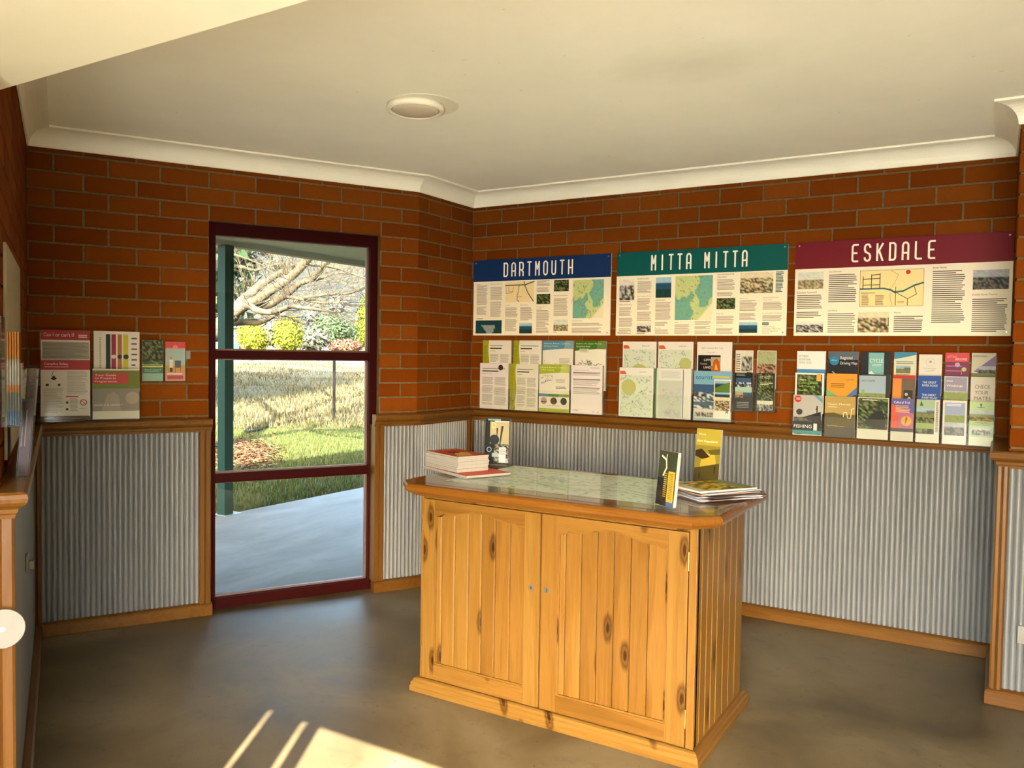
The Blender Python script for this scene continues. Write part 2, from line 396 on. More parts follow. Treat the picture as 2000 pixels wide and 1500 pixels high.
# corrugated dado sheets
def corrugated(par, fr, a0, a1, off=.020, z0=.055, z1=.972):
    n = int((a1-a0)/.002); P = []; F = []
    for i in range(n+1):
        a = a0+.002*i; o = off-.006+.0110*abs(math.sin(PI*(a-a0)/.024))**.8
        P += [fr(a, o, z0), fr(a, o, z1)]
    for i in range(n): F.append((2*i, 2*i+2, 2*i+3, 2*i+1))
    me = MB().add(P, F).mesh('corrugated_panel', ZINC, smooth=False, recalc=False)
    return link('corrugated_panel', me, par)
corrugated(w_left, FL, -LEND+.06, -.01); corrugated(w_win, FW, .045, WIN0-.04); corrugated(w_win, FW, WIN1+.02, 1.992)
corrugated(w_short, FS, -.008, .57); corrugated(w_right, FR, .02, 2.98); corrugated(w_nib, FN, .003, 1.39); corrugated(w_nibs, FQ, .01, .575)
def fluted_post(fr, a0, a1, off0=0, off=.040):
    w = a1-a0; m = (a0+a1)/2
    poly = [(a0, off0), (a1, off0), (a1, off-.006), (a1-.006, off), (m+.005, off), (m, off-.006), (m-.005, off), (a0+.006, off), (a0, off-.006)]
    return MB().prism(poly, lambda a, o: fr(a, o, .06), lambda a, o: fr(a, o, .968))
posts = [(fluted_post(FW, .012, .050), 'post_corner', 'timber corner post beside the left wall'), (fluted_post(FW, WIN0-.050, WIN0+.008, -.05), 'post_window_near', 'fluted timber post left of the maroon window'),
         (fluted_post(FW, WIN1-.035, WIN1+.022, -.05), 'post_window_far', 'fluted timber post right of the maroon window'), (fluted_post(FS, .500, .565), 'post_return', 'timber post in the corner beside the long wall'),
         (fluted_post(FN, -.040, .004, -.03), 'post_nib', 'fluted timber post at the nib corner'), (fluted_post(Fr(xy(FL(-LEND, 0, 0)), 60), -.20, -.115, 0, .02), 'post_end_far', 'timber post on the left wall end'),
         (fluted_post(Fr(xy(FL(-LEND, 0, 0)), 60), -.03, .034, 0, .022), 'post_end_near', 'fluted timber post on the left wall end with white disc')]
for mb, nm, lb in posts: struct('trim_'+nm, mb, TWZ, lb, 'post')
struct('trim_end_panel', MB().box(-.12, -.01, .06, -.03, .004, .97, Fr(xy(FL(-LEND, 0, 0)), 60)), TWZ, 'timber panel on the left wall end', 'panel')

# ------------------------------------------------------------------ window
win = link('window_1', None); tag(win, 'tall maroon window with three panes beside the fluted posts', 'window', None, 'structure')
def wbox(a0, a1, z0, z1, o0, o1): return MB().box(a0, o0, z0, a1, o1, z1, FW)
O0, O1 = -.125, -.045
for nm, b in (('jamb', (WIN0, .852, 0, WINH)), ('jamb', (1.702, WIN1, 0, WINH)), ('head', (.852, 1.702, 1.996, WINH)), ('sill', (.852, 1.702, 0, .058)), ('transom', (.852, 1.702, 1.341, 1.385)), ('transom', (.852, 1.702, .678, .725))):
    part(nm, wbox(*b, O0, O1), MAROON, win, bevel=.002)
BEAD = plain('bead_pink_grey', (.34, .22, .20), k=.45, rough=.35, metal=.3)
for z0, z1 in ((.058, .678), (.725, 1.341), (1.385, 1.996)):
    part('pane', wbox(.852, 1.702, z0, z1, -.100, -.096), GLASS, win)
    for b in ((.852, .858, z0, z1), (1.690, 1.702, z0, z1), (.852, 1.702, z0, z0+.010), (.852, 1.702, z1-.006, z1)):
        part('glazing_bead', wbox(*b, -.095, -.075), BEAD, win)

# ------------------------------------------------------------------ print: flat coloured faces on a card
GLYPH = {}
def text_mesh(s):
    if s in GLYPH: return GLYPH[s]
    cu_ = bpy.data.curves.new('t', 'FONT'); cu_.body = s; cu_.size = 1; cu_.resolution_u = 3
    ob = bpy.data.objects.new('t', cu_); me = bpy.data.meshes.new_from_object(ob)
    V = [(v.co.x, v.co.y) for v in me.vertices]; F = [tuple(p.vertices) for p in me.polygons]
    bpy.data.objects.remove(ob); bpy.data.meshes.remove(me); bpy.data.curves.remove(cu_)
    if V:
        x0 = min(v[0] for v in V); x1 = max(v[0] for v in V); y0 = min(v[1] for v in V); y1 = max(v[1] for v in V)
    else: x0 = y0 = 0; x1 = y1 = 1
    GLYPH[s] = (V, F, x0, y0, x1-x0, y1-y0); return GLYPH[s]
def jit(c, r, a): return tuple(max(0, min(1, q*(1+r.uniform(-a, a)))) for q in c)
def scene_col(st, u, v, r):
    H = lambda *a: lin(random.Random(int(r.random()*1e6)).choice(a))
    if st == 'land':
        if v < .35+.08*math.sin(u*6): return jit(lin('9db7c8'), r, .1)
        if v < .55+.06*math.sin(u*9+1): return jit(lin('5c6f63'), r, .25)
        return jit(lin('7c7a45'), r, .35)
    if st == 'bush': return jit(H('2c3a20', '46552c', '1c2615', '7a8257'), r, .3)
    if st == 'mono': return jit(H('8c8c88', '55554f', '2b2b29', 'bdbdb6') if v > .3 else lin('d8d5ca'), r, .2)
    if st == 'sepia': return jit(H('8a7b5a', '4c4432', 'c9bd97') if v > .3 else lin('d9d0b0'), r, .2)
    if st == 'lake':
        if v < .3: return jit(lin('9fc3d6'), r, .1)
        return jit(lin('24506b') if v < .6 else lin('1d3b3a'), r, .25)
    if st == 'dam':
        if .35 < v and abs(u-.45-.1*v) < .28*(1-v)+.1: return jit(lin('8d9a96'), r, .2)
        return jit(lin('1a3f44'), r, .3)
    if st == 'town': return jit(lin('cfd6c8') if v < .45 else H('9a8d6f', '6d6a4a', 'b9a98a'), r, .2)
    if st == 'map':
        q1 = v-.42-.10*math.sin(u*9)-.05*math.sin(u*23); q2 = .58-v+.10*math.sin(u*8+2)+.05*math.sin(v*21)
        w = 1 if ((u < .46+.05*math.sin(v*17) and q1 > 0) or (u > .60+.06*math.sin(v*13) and q2 > 0)) else -1
        if u+v > 1.62: return jit(lin('e2dcbc'), r, .06)
        return jit(lin('6fa796') if w > .1 else lin('b9c98a'), r, .12) if r.random() > .03 else lin('8a7a4a')
    if st == 'palemap':
        return jit(lin('d3dfd0') if r.random() > .1 else H('9ab0b0', 'e0e2c4', '8a9c92'), r, .07)
    if st == 'night': return jit(lin('20262c') if v < .6 else H('3b2c25', '15181a'), r, .4)
    if st == 'snow': return jit(lin('3f5f86') if v < .45 else H('dfe6ee', '5c6b78', '2a3036'), r, .2)
    if st == 'field': return jit(lin('b9c6cd') if v < .38 else (lin('8b9a5e') if v < .7 else H('a58d5a', '5a5b3c')), r, .2)
    if st == 'storm': return jit(lin('a9aeb4') if v < .4 else H('4b4f52', '75705f', '303336'), r, .25)
    if st == 'dune': return jit(lin('9a8a2c') if v < .3 else H('b79a2e', '6d5c1e', '3e3513', 'd2b84d'), r, .2)
    if st == 'people': return jit(lin('a7ab86') if v < .55 else H('8b6a4e', 'c79a7c', '33302a'), r, .25)
    return (.5, .5, .5)
class Card:
    """x right, y DOWN, both 0..1 on a card of w x h metres"""
    def __init__(s, w, h, fn, step=.00006):
        s.w, s.h, s.fn, s.mb, s.k, s.step = w, h, fn, MB(), 0, step; s.r = random.Random(int(w*1000+h*7777)+len(bpy.data.meshes))
    def pt(s, x, y): return s.fn(x*s.w, (1-y)*s.h, s.k*s.step)
    def poly(s, pts, c): s.mb.add([s.pt(*p) for p in pts], [tuple(range(len(pts)))], lin(c) if isinstance(c, str) else c)
    def draw(s, items):
        for it in items: s.k += 1; getattr(s, '_'+it[0])(*it[1:])
        return s
    def _r(s, x0, y0, x1, y1, c): s.poly([(x0, y0), (x1, y0), (x1, y1), (x0, y1)], c)
    def _p(s, pts, c): s.poly(pts, c)
    def _c(s, cx, cy, r, c):
        a = s.w/s.h; s.poly([(cx+r*math.cos(t*PI/10), cy+a*r*math.sin(t*PI/10)) for t in range(20)], c)
    def _t(s, txt, x, y, h, c, wmax=None):
        """text: left x, top y, cap height h (of card height), optional total width wmax"""
        V, F, tx, ty, tw, th = text_mesh(txt); sy = h/th; sx = (wmax/tw) if wmax else sy*s.h/s.w*.95
        s.mb.add([s.pt(x+(q[0]-tx)*sx, y+h-(q[1]-ty)*sy) for q in V], F, lin(c))
    def _l(s, x0, y0, x1, y1, n, c, fill=.45, gap=0):
        for i in range(n):
            if gap and (i+1) % gap == 0: continue
            yy = y0+(y1-y0)*i/n; hh = (y1-y0)/n*fill; e = x1-(x1-x0)*s.r.choice((0, .02, .04, .08, .12, .3 if s.r.random() < .3 else .05))
            s._r(x0, yy, e, yy+hh, c)
    def _m(s, x0, y0, x1, y1, st, nx=10, ny=8):
        nx = int(nx*1.5); ny = int(ny*1.5)
        g = [[scene_col(st, i/nx, j/ny, s.r) for i in range(nx+1)] for j in range(ny+1)]
        P = [s.pt(x0+(x1-x0)*i/nx, y0+(y1-y0)*j/ny) for j in range(ny+1) for i in range(nx+1)]; o = len(s.mb.v); s.mb.v += P
        for j in range(ny):
            for i in range(nx):
                a = o+j*(nx+1)+i; s.mb.f.append((a, a+1, a+nx+2, a+nx+1)); s.mb.c.append([g[j][i], g[j][i+1], g[j+1][i+1], g[j+1][i]])
    def _s(s, pts, th, c):
        """stroke: polyline with thickness th in metres"""
        a = s.w/s.h
        for (xa, ya), (xb, yb) in zip(pts, pts[1:]):
            dx, dy = (xb-xa)*s.w, (yb-ya)*s.h; L = math.hypot(dx, dy) or 1
            nx, ny = -dy/L*th/2/s.w, dx/L*th/2/s.h; ex, ey = dx/L*th*.35/s.w, dy/L*th*.35/s.h
            s.poly([(xa+nx-ex, ya+ny-ey), (xb+nx+ex, yb+ny+ey), (xb-nx+ex, yb-ny+ey), (xa-nx-ex, ya-ny-ey)], c)
    def make(s, name, parent, label=None, mat=None): return part(name, s.mb, mat or PRINT, parent, label=label, recalc=False)

# tall rounded title letters, in a box 0..1 x 0..1 (y down)
RND = lambda cx, cy, rx, ry, a0, a1, n=6: [(cx+rx*math.cos(a0+(a1-a0)*k/n), cy+ry*math.sin(a0+(a1-a0)*k/n)) for k in range(n+1)]
TL = {'D': [[(0, 0), (.55, 0)]+RND(.55, .18, .45, .18, -PI/2, 0)+RND(.55, .82, .45, .18, 0, PI/2)+[(0, 1), (0, 0)]],
      'A': [[(0, 1), (0, .2)]+RND(.5, .2, .5, .2, PI, 2*PI)+[(1, 1)], [(0, .62), (1, .62)]],
      'R': [[(0, 1), (0, 0), (.55, 0)]+RND(.55, .2, .45, .2, -PI/2, 0)+RND(.55, .36, .45, .2, 0, PI/2)+[(0, .56)], [(.5, .56), (1, .72), (1, 1)]],
      'T': [[(0, 0), (1, 0)], [(.5, 0), (.5, 1)]], 'M': [[(0, 1), (0, 0), (.5, .55), (1, 0), (1, 1)]],
      'O': [RND(.5, .2, .5, .2, PI, 2*PI)+RND(.5, .8, .5, .2, 0, PI)+[(0, .2)]],
      'U': [[(0, 0), (0, .8)]+RND(.5, .8, .5, .2, PI, 0)+[(1, 0)]], 'H': [[(0, 0), (0, 1)], [(1, 0), (1, 1)], [(0, .56), (1, .56)]],
      'I': [[(.5, 0), (.5, 1)]], 'E': [[(1, 0)]+RND(.4, .15, .4, .15, -PI/2, -PI)+RND(.4, .88, .4, .12, PI, PI/2)+[(1, 1)], [(0, .5), (.8, .5)]],
      'S': [[(1, .16)]+RND(.5, .18, .5, .18, 0, -PI)+[(0, .32), (.15, .45), (.85, .58), (1, .7)]+RND(.5, .82, .5, .18, 0, PI)],
      'K': [[(0, 0), (0, 1)], [(1, 0), (.1, .55)], [(.35, .42), (1, 1)]], 'L': [[(0, 0)]+RND(.4, .88, .4, .12, PI, PI/2)+[(1, 1)]]}
def title(card, word, x0, x1, y0, y1, c, th=.0105):
    n = len(word); step = (x1-x0)/(n-.57)
    for i, ch in enumerate(word):
        for st in TL.get(ch, []):
            wd_ = step*.43
            q = [(x0+step*i+px*wd_, y0+py*(y1-y0)) for px, py in st]
            for m in range(len(q)-1): card.k += 1; card._s(q[m:m+2], th, c)

# ------------------------------------------------------------------ the three town signs
def sign(name_txt, x0, x1, head, label, items, tx0, tx1, ty0=.10, ty1=.225):
    z0, z1 = 1.508, 1.990; w, h = x1-x0, z1-z0
    t = thing('town_sign', label, 'sign', (x0, -.004, z0), 'town information signs on the long wall')
    part('board', MB().box(x0, .004, z0, x1, .013, z1, FR), plain('sign_board', (.55, .52, .44), .4, var=.02), t, bevel=.001)
    cd_ = Card(w, h, lambda u, v, d: FR(x0+u, .0134+d, z0+v), .00004)
    cd_.draw([('r', 0, .285, 1, 1, 'e9e3cf')]+items); cd_.make('printed_face', t)
    hb = Card(w, h, lambda u, v, d: FR(x0+u, .0135+d, z0+v)); hb.draw([('r', 0, 0, 1, .285, head)]); hb.make('header_band', t)
    st_ = (tx1-tx0)/(len(name_txt)-.57)
    for pos, ch in enumerate(name_txt):
        if ch == ' ': continue
        tt = Card(w, h, lambda u, v, d: FR(x0+u, .0139+d, z0+v), .000012); tt.k = 1
        title(tt, ch, tx0+st_*pos, tx0+st_*(pos+.43), ty0-.045, ty1, 'f6f1e2', .0088); tt.make('letter', t)
    for sx, sz in ((.018, .035), (.982, .035), (.018, .965), (.982, .965)):
        c = FR(x0+sx*w, .0135, z1-sz*h)
        part('screw', MB().prism([(.0045*math.cos(k*PI/4), .0045*math.sin(k*PI/4)) for k in range(8)], lambda a, b, c=c: (c[0]+a, c[1], c[2]+b), lambda a, b, c=c: (c[0]+a, c[1]-.003, c[2]+b)), STEEL, t)
    return t
G = '8a8275'; K = '4a463f'
dart = [('t', 'Access', .025, .31, .014, K), ('l', .025, .335, .11, .60, 22, G), ('l', .025, .62, .105, .73, 8, G), ('l', .025, .775, .08, .79, 1, K), ('m', .02, .80, .225, .975, 'dam', 14, 8),
        ('t', 'Dartmouth & Mitta Valley', .135, .315, .016, K, .09), ('l', .135, .36, .225, .535, 14, G), ('l', .135, .555, .22, .76, 15, G),
        ('r', .25, .30, .465, .565, 'e7d3a3'), ('s', [(.25, .345), (.40, .345), (.465, .305)], .007, '3f5a58'), ('s', [(.39, .30), (.395, .345), (.42, .45), (.462, .56)], .006, '3f5a58'),
        ('s', [(.255, .36), (.255, .45), (.30, .445), (.315, .37)], .002, K), ('s', [(.275, .37), (.275, .43), (.31, .43)], .002, K), ('s', [(.355, .35), (.35, .42), (.34, .48), (.34, .54), (.355, .56)], .004, '46605e'), ('s', [(.345, .50), (.375, .50)], .003, '46605e'),
        ('t', 'Local History', .25, .60, .014, K), ('l', .25, .635, .345, .77, 9, G), ('l', .25, .79, .34, .95, 12, G), ('t', 'Fishing and Boating', .365, .60, .014, K), ('l', .365, .635, .455, .81, 13, G), ('m', .36, .84, .455, .975, 'lake', 8, 6),
        ('l', .485, .30, .58, .45, 10, G, .45, 6), ('m', .485, .47, .585, .60, 'bush', 8, 6), ('t', 'The Walking Track', .485, .63, .014, K), ('t', 'Look Out', .485, .655, .014, K), ('l', .485, .68, .58, .975, 20, G),
        ('m', .61, .30, .715, .445, 'bush', 9, 7), ('t', 'Riding Track & Hiking Walks', .61, .49, .016, K, .095), ('l', .61, .53, .71, .76, 16, G), ('m', .61, .80, .715, .945, 'town', 8, 7), ('l', .61, .955, .64, .967, 1, K),
        ('m', .745, .31, .955, .785, 'map', 22, 22), ('t', 'Your Directions', .74, .81, .016, K), ('l', .74, .85, .955, .885, 2, G), ('l', .74, .905, .95, .975, 5, G)]
for _ in range(9):
    a, b = random.uniform(.76, .93), random.uniform(.33, .72); dart.append(('s', [(a, b), (a+random.uniform(-.03, .03), b+.05), (a+random.uniform(-.04, .04), b+.1)], .0015, '6b5a3a'))
mit = [('m', .02, .325, .115, .575, 'mono', 7, 8), ('l', .02, .585, .09, .6, 1, K), ('t', 'HISTORY OF MITTA MITTA', .02, .62, .018, K, .08), ('l', .02, .66, .10, .77, 8, G), ('l', .02, .79, .11, .90, 8, G), ('l', .02, .915, .10, .985, 5, G),
       ('t', 'HISTORY OF EUROPE', .135, .315, .018, K, .07), ('l', .135, .355, .225, .50, 11, G), ('t', 'Gold Dredging & Mining', .135, .525, .016, K, .085), ('l', .135, .56, .22, .70, 10, G), ('l', .135, .72, .225, .83, 8, G), ('m', .135, .845, .225, .96, 'mono', 8, 5), ('l', .135, .97, .19, .985, 1, K),
       ('m', .25, .315, .345, .555, 'lake', 7, 9), ('t', 'LAKE DARTMOUTH', .25, .575, .018, K, .06), ('l', .25, .61, .345, .82, 14, G), ('l', .25, .84, .335, .89, 4, G), ('t', 'Boat Hire', .25, .905, .014, K), ('l', .25, .93, .335, .985, 4, G),
       ('m', .37, .31, .59, .82, 'map', 22, 22), ('t', 'Rafting', .37, .84, .014, K), ('l', .37, .87, .46, .985, 9, G), ('l', .49, .84, .585, .985, 11, G, .45, 4),
       ('t', 'SHORT LANE WALKS ON THE', .615, .30, .018, K, .095), ('t', 'OMEO HIGHWAY', .615, .33, .018, K, .055), ('l', .615, .365, .715, .49, 9, G), ('l', .615, .51, .71, .56, 4, G), ('m', .615, .575, .72, .70, 'bush', 8, 6), ('t', 'Snowy Trip', .615, .745, .016, K), ('l', .615, .78, .715, .87, 7, G), ('t', 'The Camping', .615, .885, .014, K), ('l', .615, .915, .71, .985, 5, G),
       ('m', .745, .30, .925, .53, 'sepia', 13, 9), ('l', .938, .30, .98, .53, 15, '2f6660', .6), ('t', 'Boat Trip Loop', .745, .58, .014, K), ('l', .745, .61, .84, .73, 9, G), ('l', .745, .75, .835, .83, 6, G), ('m', .745, .85, .845, .97, 'lake', 9, 6), ('l', .745, .98, .77, .99, 1, K),
       ('t', 'Lightning Creek Picnic and', .872, .575, .014, K, .08), ('t', 'Camping Ground', .872, .60, .014, K, .05), ('l', .872, .63, .975, .72, 7, G), ('t', 'Snowy Creek Picnic & Camping', .872, .745, .014, K, .10), ('l', .872, .775, .975, .84, 5, G),
       ('r', .872, .852, .906, .885, '2f6660'), ('t', 'CAUTION', .876, .861, .014, 'f0ead8', .026), ('t', 'Conditions change', .872, .895, .017, K, .065), ('t', 'dramatically in Alpine areas', .872, .918, .017, K, .10), ('t', 'please take appropriate', .872, .941, .017, K, .085), ('t', 'precautions', .872, .964, .017, K, .04)]
M_ = '7c2430'
esk = [('m', .015, .32, .145, .50, 'town', 10, 8), ('t', "Eskdale Sawmill", .012, .525, .022, M_, .10), ('l', .012, .565, .145, .72, 8, K, .4), ('l', .012, .745, .14, .82, 4, K, .4), ('m', .012, .85, .15, .965, 'mono', 11, 6),
       ('t', 'Early Settlement', .172, .315, .022, M_, .062), ('l', .172, .355, .31, .655, 15, K, .4), ('t', 'Gold Mining', .172, .725, .022, M_, .045), ('l', .172, .765, .31, .975, 11, K, .4),
       ('r', .325, .325, .622, .70, '8a7a48'), ('r', .327, .329, .620, .696, 'efd89d'), ('s', [(.327, .515), (.44, .515), (.47, .53), (.49, .555), (.53, .545), (.58, .49), (.62, .465)], .008, '3a6f74'), ('s', [(.34, .39), (.34, .515)], .004, '3c4a40'), ('s', [(.38, .37), (.38, .51)], .004, '3c4a40'), ('s', [(.42, .36), (.42, .51)], .004, '3c4a40'), ('s', [(.34, .415), (.42, .41)], .004, '3c4a40'), ('s', [(.38, .375), (.42, .37)], .004, '3c4a40'), ('s', [(.34, .475), (.42, .475)], .004, '3c4a40'),
       ('s', [(.495, .50), (.495, .69)], .003, K), ('s', [(.497, .56), (.55, .625), (.55, .69)], .003, K), ('s', [(.55, .625), (.59, .58), (.58, .505)], .003, K), ('s', [(.47, .33), (.505, .38), (.49, .46), (.47, .52)], .0015, '6b6b50'), ('s', [(.47, .56), (.47, .62), (.48, .69)], .0015, '6b6b50'), ('c', .55, .355, .011, 'b93a38'), ('l', .335, .575, .37, .69, 10, K, .4), ('l', .40, .585, .44, .69, 9, K, .4), ('l', .33, .555, .40, .565, 1, K, .6), ('l', .505, .65, .535, .67, 2, 'b93a38'),
       ('m', .32, .755, .468, .965, 'sepia', 11, 8), ('t', 'History', .49, .755, .022, M_, .03), ('l', .49, .80, .625, .97, 9, K, .4),
       ('t', 'Street Names', .66, .31, .022, M_, .06), ('l', .66, .355, .805, .88, 26, K, .4), ('m', .835, .36, .985, .55, 'storm', 12, 8), ('t', 'Eskdale Butter Factory', .835, .59, .022, M_, .105), ('l', .835, .64, .985, .97, 17, K, .4)]
sign('DARTMOUTH', .017, .984, '17315e', 'wall sign with a navy blue header reading DARTMOUTH', dart, .238, .737)
sign('MITTA MITTA', 1.021, 1.991, '0c5551', 'wall sign with a teal green header reading MITTA MITTA', mit, .222, .778)
sign('ESKDALE', 2.029, 2.997, '6e1a26', 'wall sign with a maroon red header reading ESKDALE', esk, .285, .665)

# ------------------------------------------------------------------ brochures and their clear racks
def rack(fr, a0, a1, tiers, label, group, zb=None, zt=None, name='brochure_rack'):
    """tiers: list of (z0, off_front, height of front lip)"""
    zb = zb if zb is not None else min(t[0] for t in tiers)-.004
    zt = zt if zt is not None else max(t[0]+t[3] for t in tiers)-.02
    base = fr(a0, 0, zb); t = thing(name, label, 'brochure rack', base, group)
    part('back_plate', MB().box(a0-.003, .003, zb, a1+.003, .006, zt, fr), ACRYL, t)
    for z0, of, lip, hh in tiers:
        mb = MB().box(a0-.003, of+.001, z0-.004, a1+.003, of+.0035, z0+lip, fr)
        part('pocket_front', mb, LIP, t)
        part('pocket_floor', MB().box(a0-.003, .006, z0-.004, a1+.003, of+.001, z0-.001, fr), ACRYL, t)
        for s0, s1 in ((a0-.003, a0-.001), (a1+.001, a1+.003)):
            part('pocket_side', MB().box(s0, .006, z0-.001, s1, of+.001, z0+lip, fr), ACRYL, t)
    return t
def brochure(fr, a0, a1, z0, z1, of, items, label, bg='efece2', thick=.009, cat='brochure', name='brochure', group='brochures in the wall racks', edge=None):
    base = fr(a0, of, z0); t = thing(name, label, cat, base, group)
    a0 += .0015; a1 -= .0015
    part('pages', MB().box(a0, of-thick, z0, a1, of-.0008, z1, fr), edge or PAGES, t)
    w, h = a1-a0, z1-z0
    c = Card(w, h, lambda u, v, d: fr(a0+u, of-.0006+d, z0+v), .00004)
    c.draw([('r', 0, 0, 1, 1, bg)]+items); c.make('cover', t, mat=LEAFLET)
    return t
TX = 'a9a69d'
def info_sheet(band, wave=False):
    it = []
    if band:
        pts = [(0, 0), (.22, 0)]+[(.22-.02*math.sin(k), k/9) for k in range(1, 9)]+[(.20, 1), (0, 1)]
        it += [('p', pts, 'a6a728'), ('l', .03, .1, .14, .9, 30, '7f8420', .35)]
        x = .26
    else: x = .08
    it += [('l', x, .11, .9, .14, 1, '55524c', .4), ('l', x, .16, .70, .19, 1, '2b2926', .8), ('l', x, .22, .45, .24, 1, TX, .6), ('l', x, .30, (x+.92)/2-.02, .92, 26, TX, .5, 8), ('l', (x+.92)/2+.02, .30, .93, .92, 26, TX, .5, 9)]
    return it
lakes = lambda c1, c2, txt: [('p', [(0, 0), (1, 0), (1, .17), (.7, .165), (.4, .18), (0, .205)], c1), ('p', [(.75, 0), (1, 0), (1, .17), (.7, .165)], c2), ('t', txt[0], .04, .045, .034, 'f3f1e4', .82), ('t', txt[1], .04, .10, .030, 'f3f1e4', .45)]
def squiggle(seed, x0, y0, x1, y1, n, c, th=.0016):
    r = random.Random(seed); out = []
    for _ in range(n):
        p = [(r.uniform(x0, x1), r.uniform(y0, y1))]
        for _ in range(6): p.append((min(x1, max(x0, p[-1][0]+r.uniform(-.1, .1))), min(y1, max(y0, p[-1][1]+r.uniform(-.05, .06)))))
        out.append(('s', p, th, c))
    return out
A4H, ZL, ZU = .297, 1.042, 1.180
left4 = [
    ((.106, .321), (.113, .328), info_sheet(True), info_sheet(False)+[('c', .73, .09, .085, '3a2c26')], 'cream info sheet with a narrow olive edge band', 'plain white info sheet with a dark round emblem'),
    ((.335, .539), (.335, .542), info_sheet(True), info_sheet(True)+squiggle(5, .02, .72, .2, .97, 5, '4d4a1c'), 'cream info sheet with a wide olive edge band', 'cream info sheet with olive band and scribbled plant drawing'),
    ((.545, .757), (.545, .754), lakes('5f93ab', '86aebd', ('Hume River, Lakes', 'Driving route'))+squiggle(8, .05, .25, .5, .98, 5, '6d86a0')+[('l', .55, .36, .9, .5, 5, TX), ('l', .55, .56, .92, .62, 2, '666666')],
     lakes('a3b533', 'bccb66', ('Hume River, Lakes', 'Valley cycling')) + squiggle(9, .05, .22, .45, .58, 6, '5a6c92')+[('l', .56, .30, .9, .38, 4, TX), ('l', .56, .46, .92, .52, 2, '555555'), ('r', 0, .615, .31, .675, '5b87ad'), ('r', .31, .615, .66, .675, '4d7a3c'), ('r', .66, .615, 1, .675, '7f9c2e'), ('c', .17, .765, .105, 'b59a90'), ('r', .08, .775, .26, .80, '5a4a3c'), ('c', .5, .765, .105, '5a4038'), ('c', .83, .765, .105, '2b3326'), ('l', .3, .86, .7, .885, 1, TX), ('r', 0, .925, 1, 1, 'a3b533')],
     'map leaflet with a blue wave header', 'lime green leaflet with three round photos'),
    ((.766, .972), (.764, .971), lakes('4c7a2a', '6d8f4d', ('Explore the Upper Murray', 'Great River Road'))+[('r', .15, .16, .45, .24, 'dcdcc8'), ('l', .17, .18, .43, .22, 2, '777777')]+squiggle(12, .02, .28, .4, .6, 6, '50546a')+squiggle(13, .4, .28, .95, .6, 9, '5d8f5c', .003),
     [('l', .6, .04, .9, .07, 2, TX), ('t', 'Hiking and Walking Guide', .08, .095, .022, '4a4550', .5), ('l', .06, .145, .93, .22, 4, TX), ('r', .06, .145, .93, .16, '6a6474'), ('r', .06, .28, .93, .30, '6a6474'), ('l', .06, .31, .93, .43, 6, TX), ('r', .06, .455, .93, .47, '6a6474'), ('l', .06, .48, .93, .60, 6, TX), ('l', .06, .92, .25, .945, 2, '667766'), ('r', .7, .945, .75, .955, '4466aa'), ('r', .85, .945, .9, .955, '444488')],
     'map leaflet with a dark green header about the Upper Murray', 'pale lilac timetable sheet with grey bars')]
NUMW = ['first', 'second', 'third', 'fourth']
for i, (u, l, iu, il, lu, ll) in enumerate(left4):
    rack(FR, min(u[0], l[0]), max(u[1], l[1]), [(ZU, .036, .11, A4H), (ZL, .076, .13, A4H)], f'clear two-pocket rack holding the {ll}', 'sheet-size clear racks on the brick walls')
    brochure(FR, *u, ZU, ZU+.296, .034, iu, lu+(' above the lilac timetable' if i == 3 else ' under the DARTMOUTH sign'), group='brochures in the wall racks', thick=.015)
    brochure(FR, *l, ZL, ZL+.288, .074, il, ll+' under the DARTMOUTH sign', bg=('ece6ea' if i in (0, 3) else 'e9e6da'), thick=.02)
mapsheet = lambda nm, blob: [('p', [(.02, .07), (.16, .07), (.22, .14), (.02, .14)], 'd9643a'), ('t', nm, .58, .075, .022, '555555', .22), ('m', .03, .155, .97, .98, 'palemap', 20, 22), ('c', *blob, 'b9bf7c')]+squiggle(len(nm)*7, .05, .2, .95, .9, 10, '5f6f70', .0011)
mid = [((1.076, 1.284), (1.075, 1.285), mapsheet('BRIGHT', (.5, .62, .26)), mapsheet('TALLANGATTA', (.28, .40, .22)), 'pale map sheet reading BRIGHT with an orange corner tab', 'pale map sheet reading TALLANGATTA with a round olive area'),
       ((1.293, 1.500), (1.302, 1.506), mapsheet('CORRYONG', (.78, .42, .17)), [('r', .02, .02, .98, .98, 'e3e6e6'), ('r', 0, .0, .06, 1, 'd5dad8'), ('r', .76, .02, .785, .98, '6f7a7c'), ('l', .12, .05, .7, .2, 12, 'a9b2b4', .3), ('r', .06, .24, .74, .98, 'c8cfc6')]+squiggle(30, .2, .3, .95, .95, 16, 'b8bcd2', .0025)+squiggle(31, .2, .35, .7, .95, 8, '8f97a4', .001), 'pale map sheet reading CORRYONG with an olive patch', 'white contour map sheet with a grey rule'),
       ((1.519, 1.716), (1.519, 1.729), [('t', 'High Country Rail Trail', .12, .10, .035, '77777a', .62), ('t', 'Map $2', .30, .19, .03, '77777a', .22), ('t', 'Please ask', .26, .27, .03, '77777a', .24)], [('m', 0, 0, 1, .27, 'lake', 6, 3), ('r', 0, 0, 1, .27, '7fb2cf'), ('t', 'tourist', .05, .085, .085, '2a63a8', .45), ('r', .5, .10, .95, .135, 'd8c24a'), ('m', 0, .27, 1, .62, 'snow', 12, 8), ('m', 0, .62, 1, .80, 'snow', 10, 4), ('r', 0, .76, .55, .95, 'c7cdd2'), ('m', .04, .78, .52, .92, 'mono', 10, 3), ('r', 0, .95, 1, 1, '9fb9c4')], 'blank white sheet with handwriting behind the fire leaflet', 'blue tourist newspaper with snow scene')]
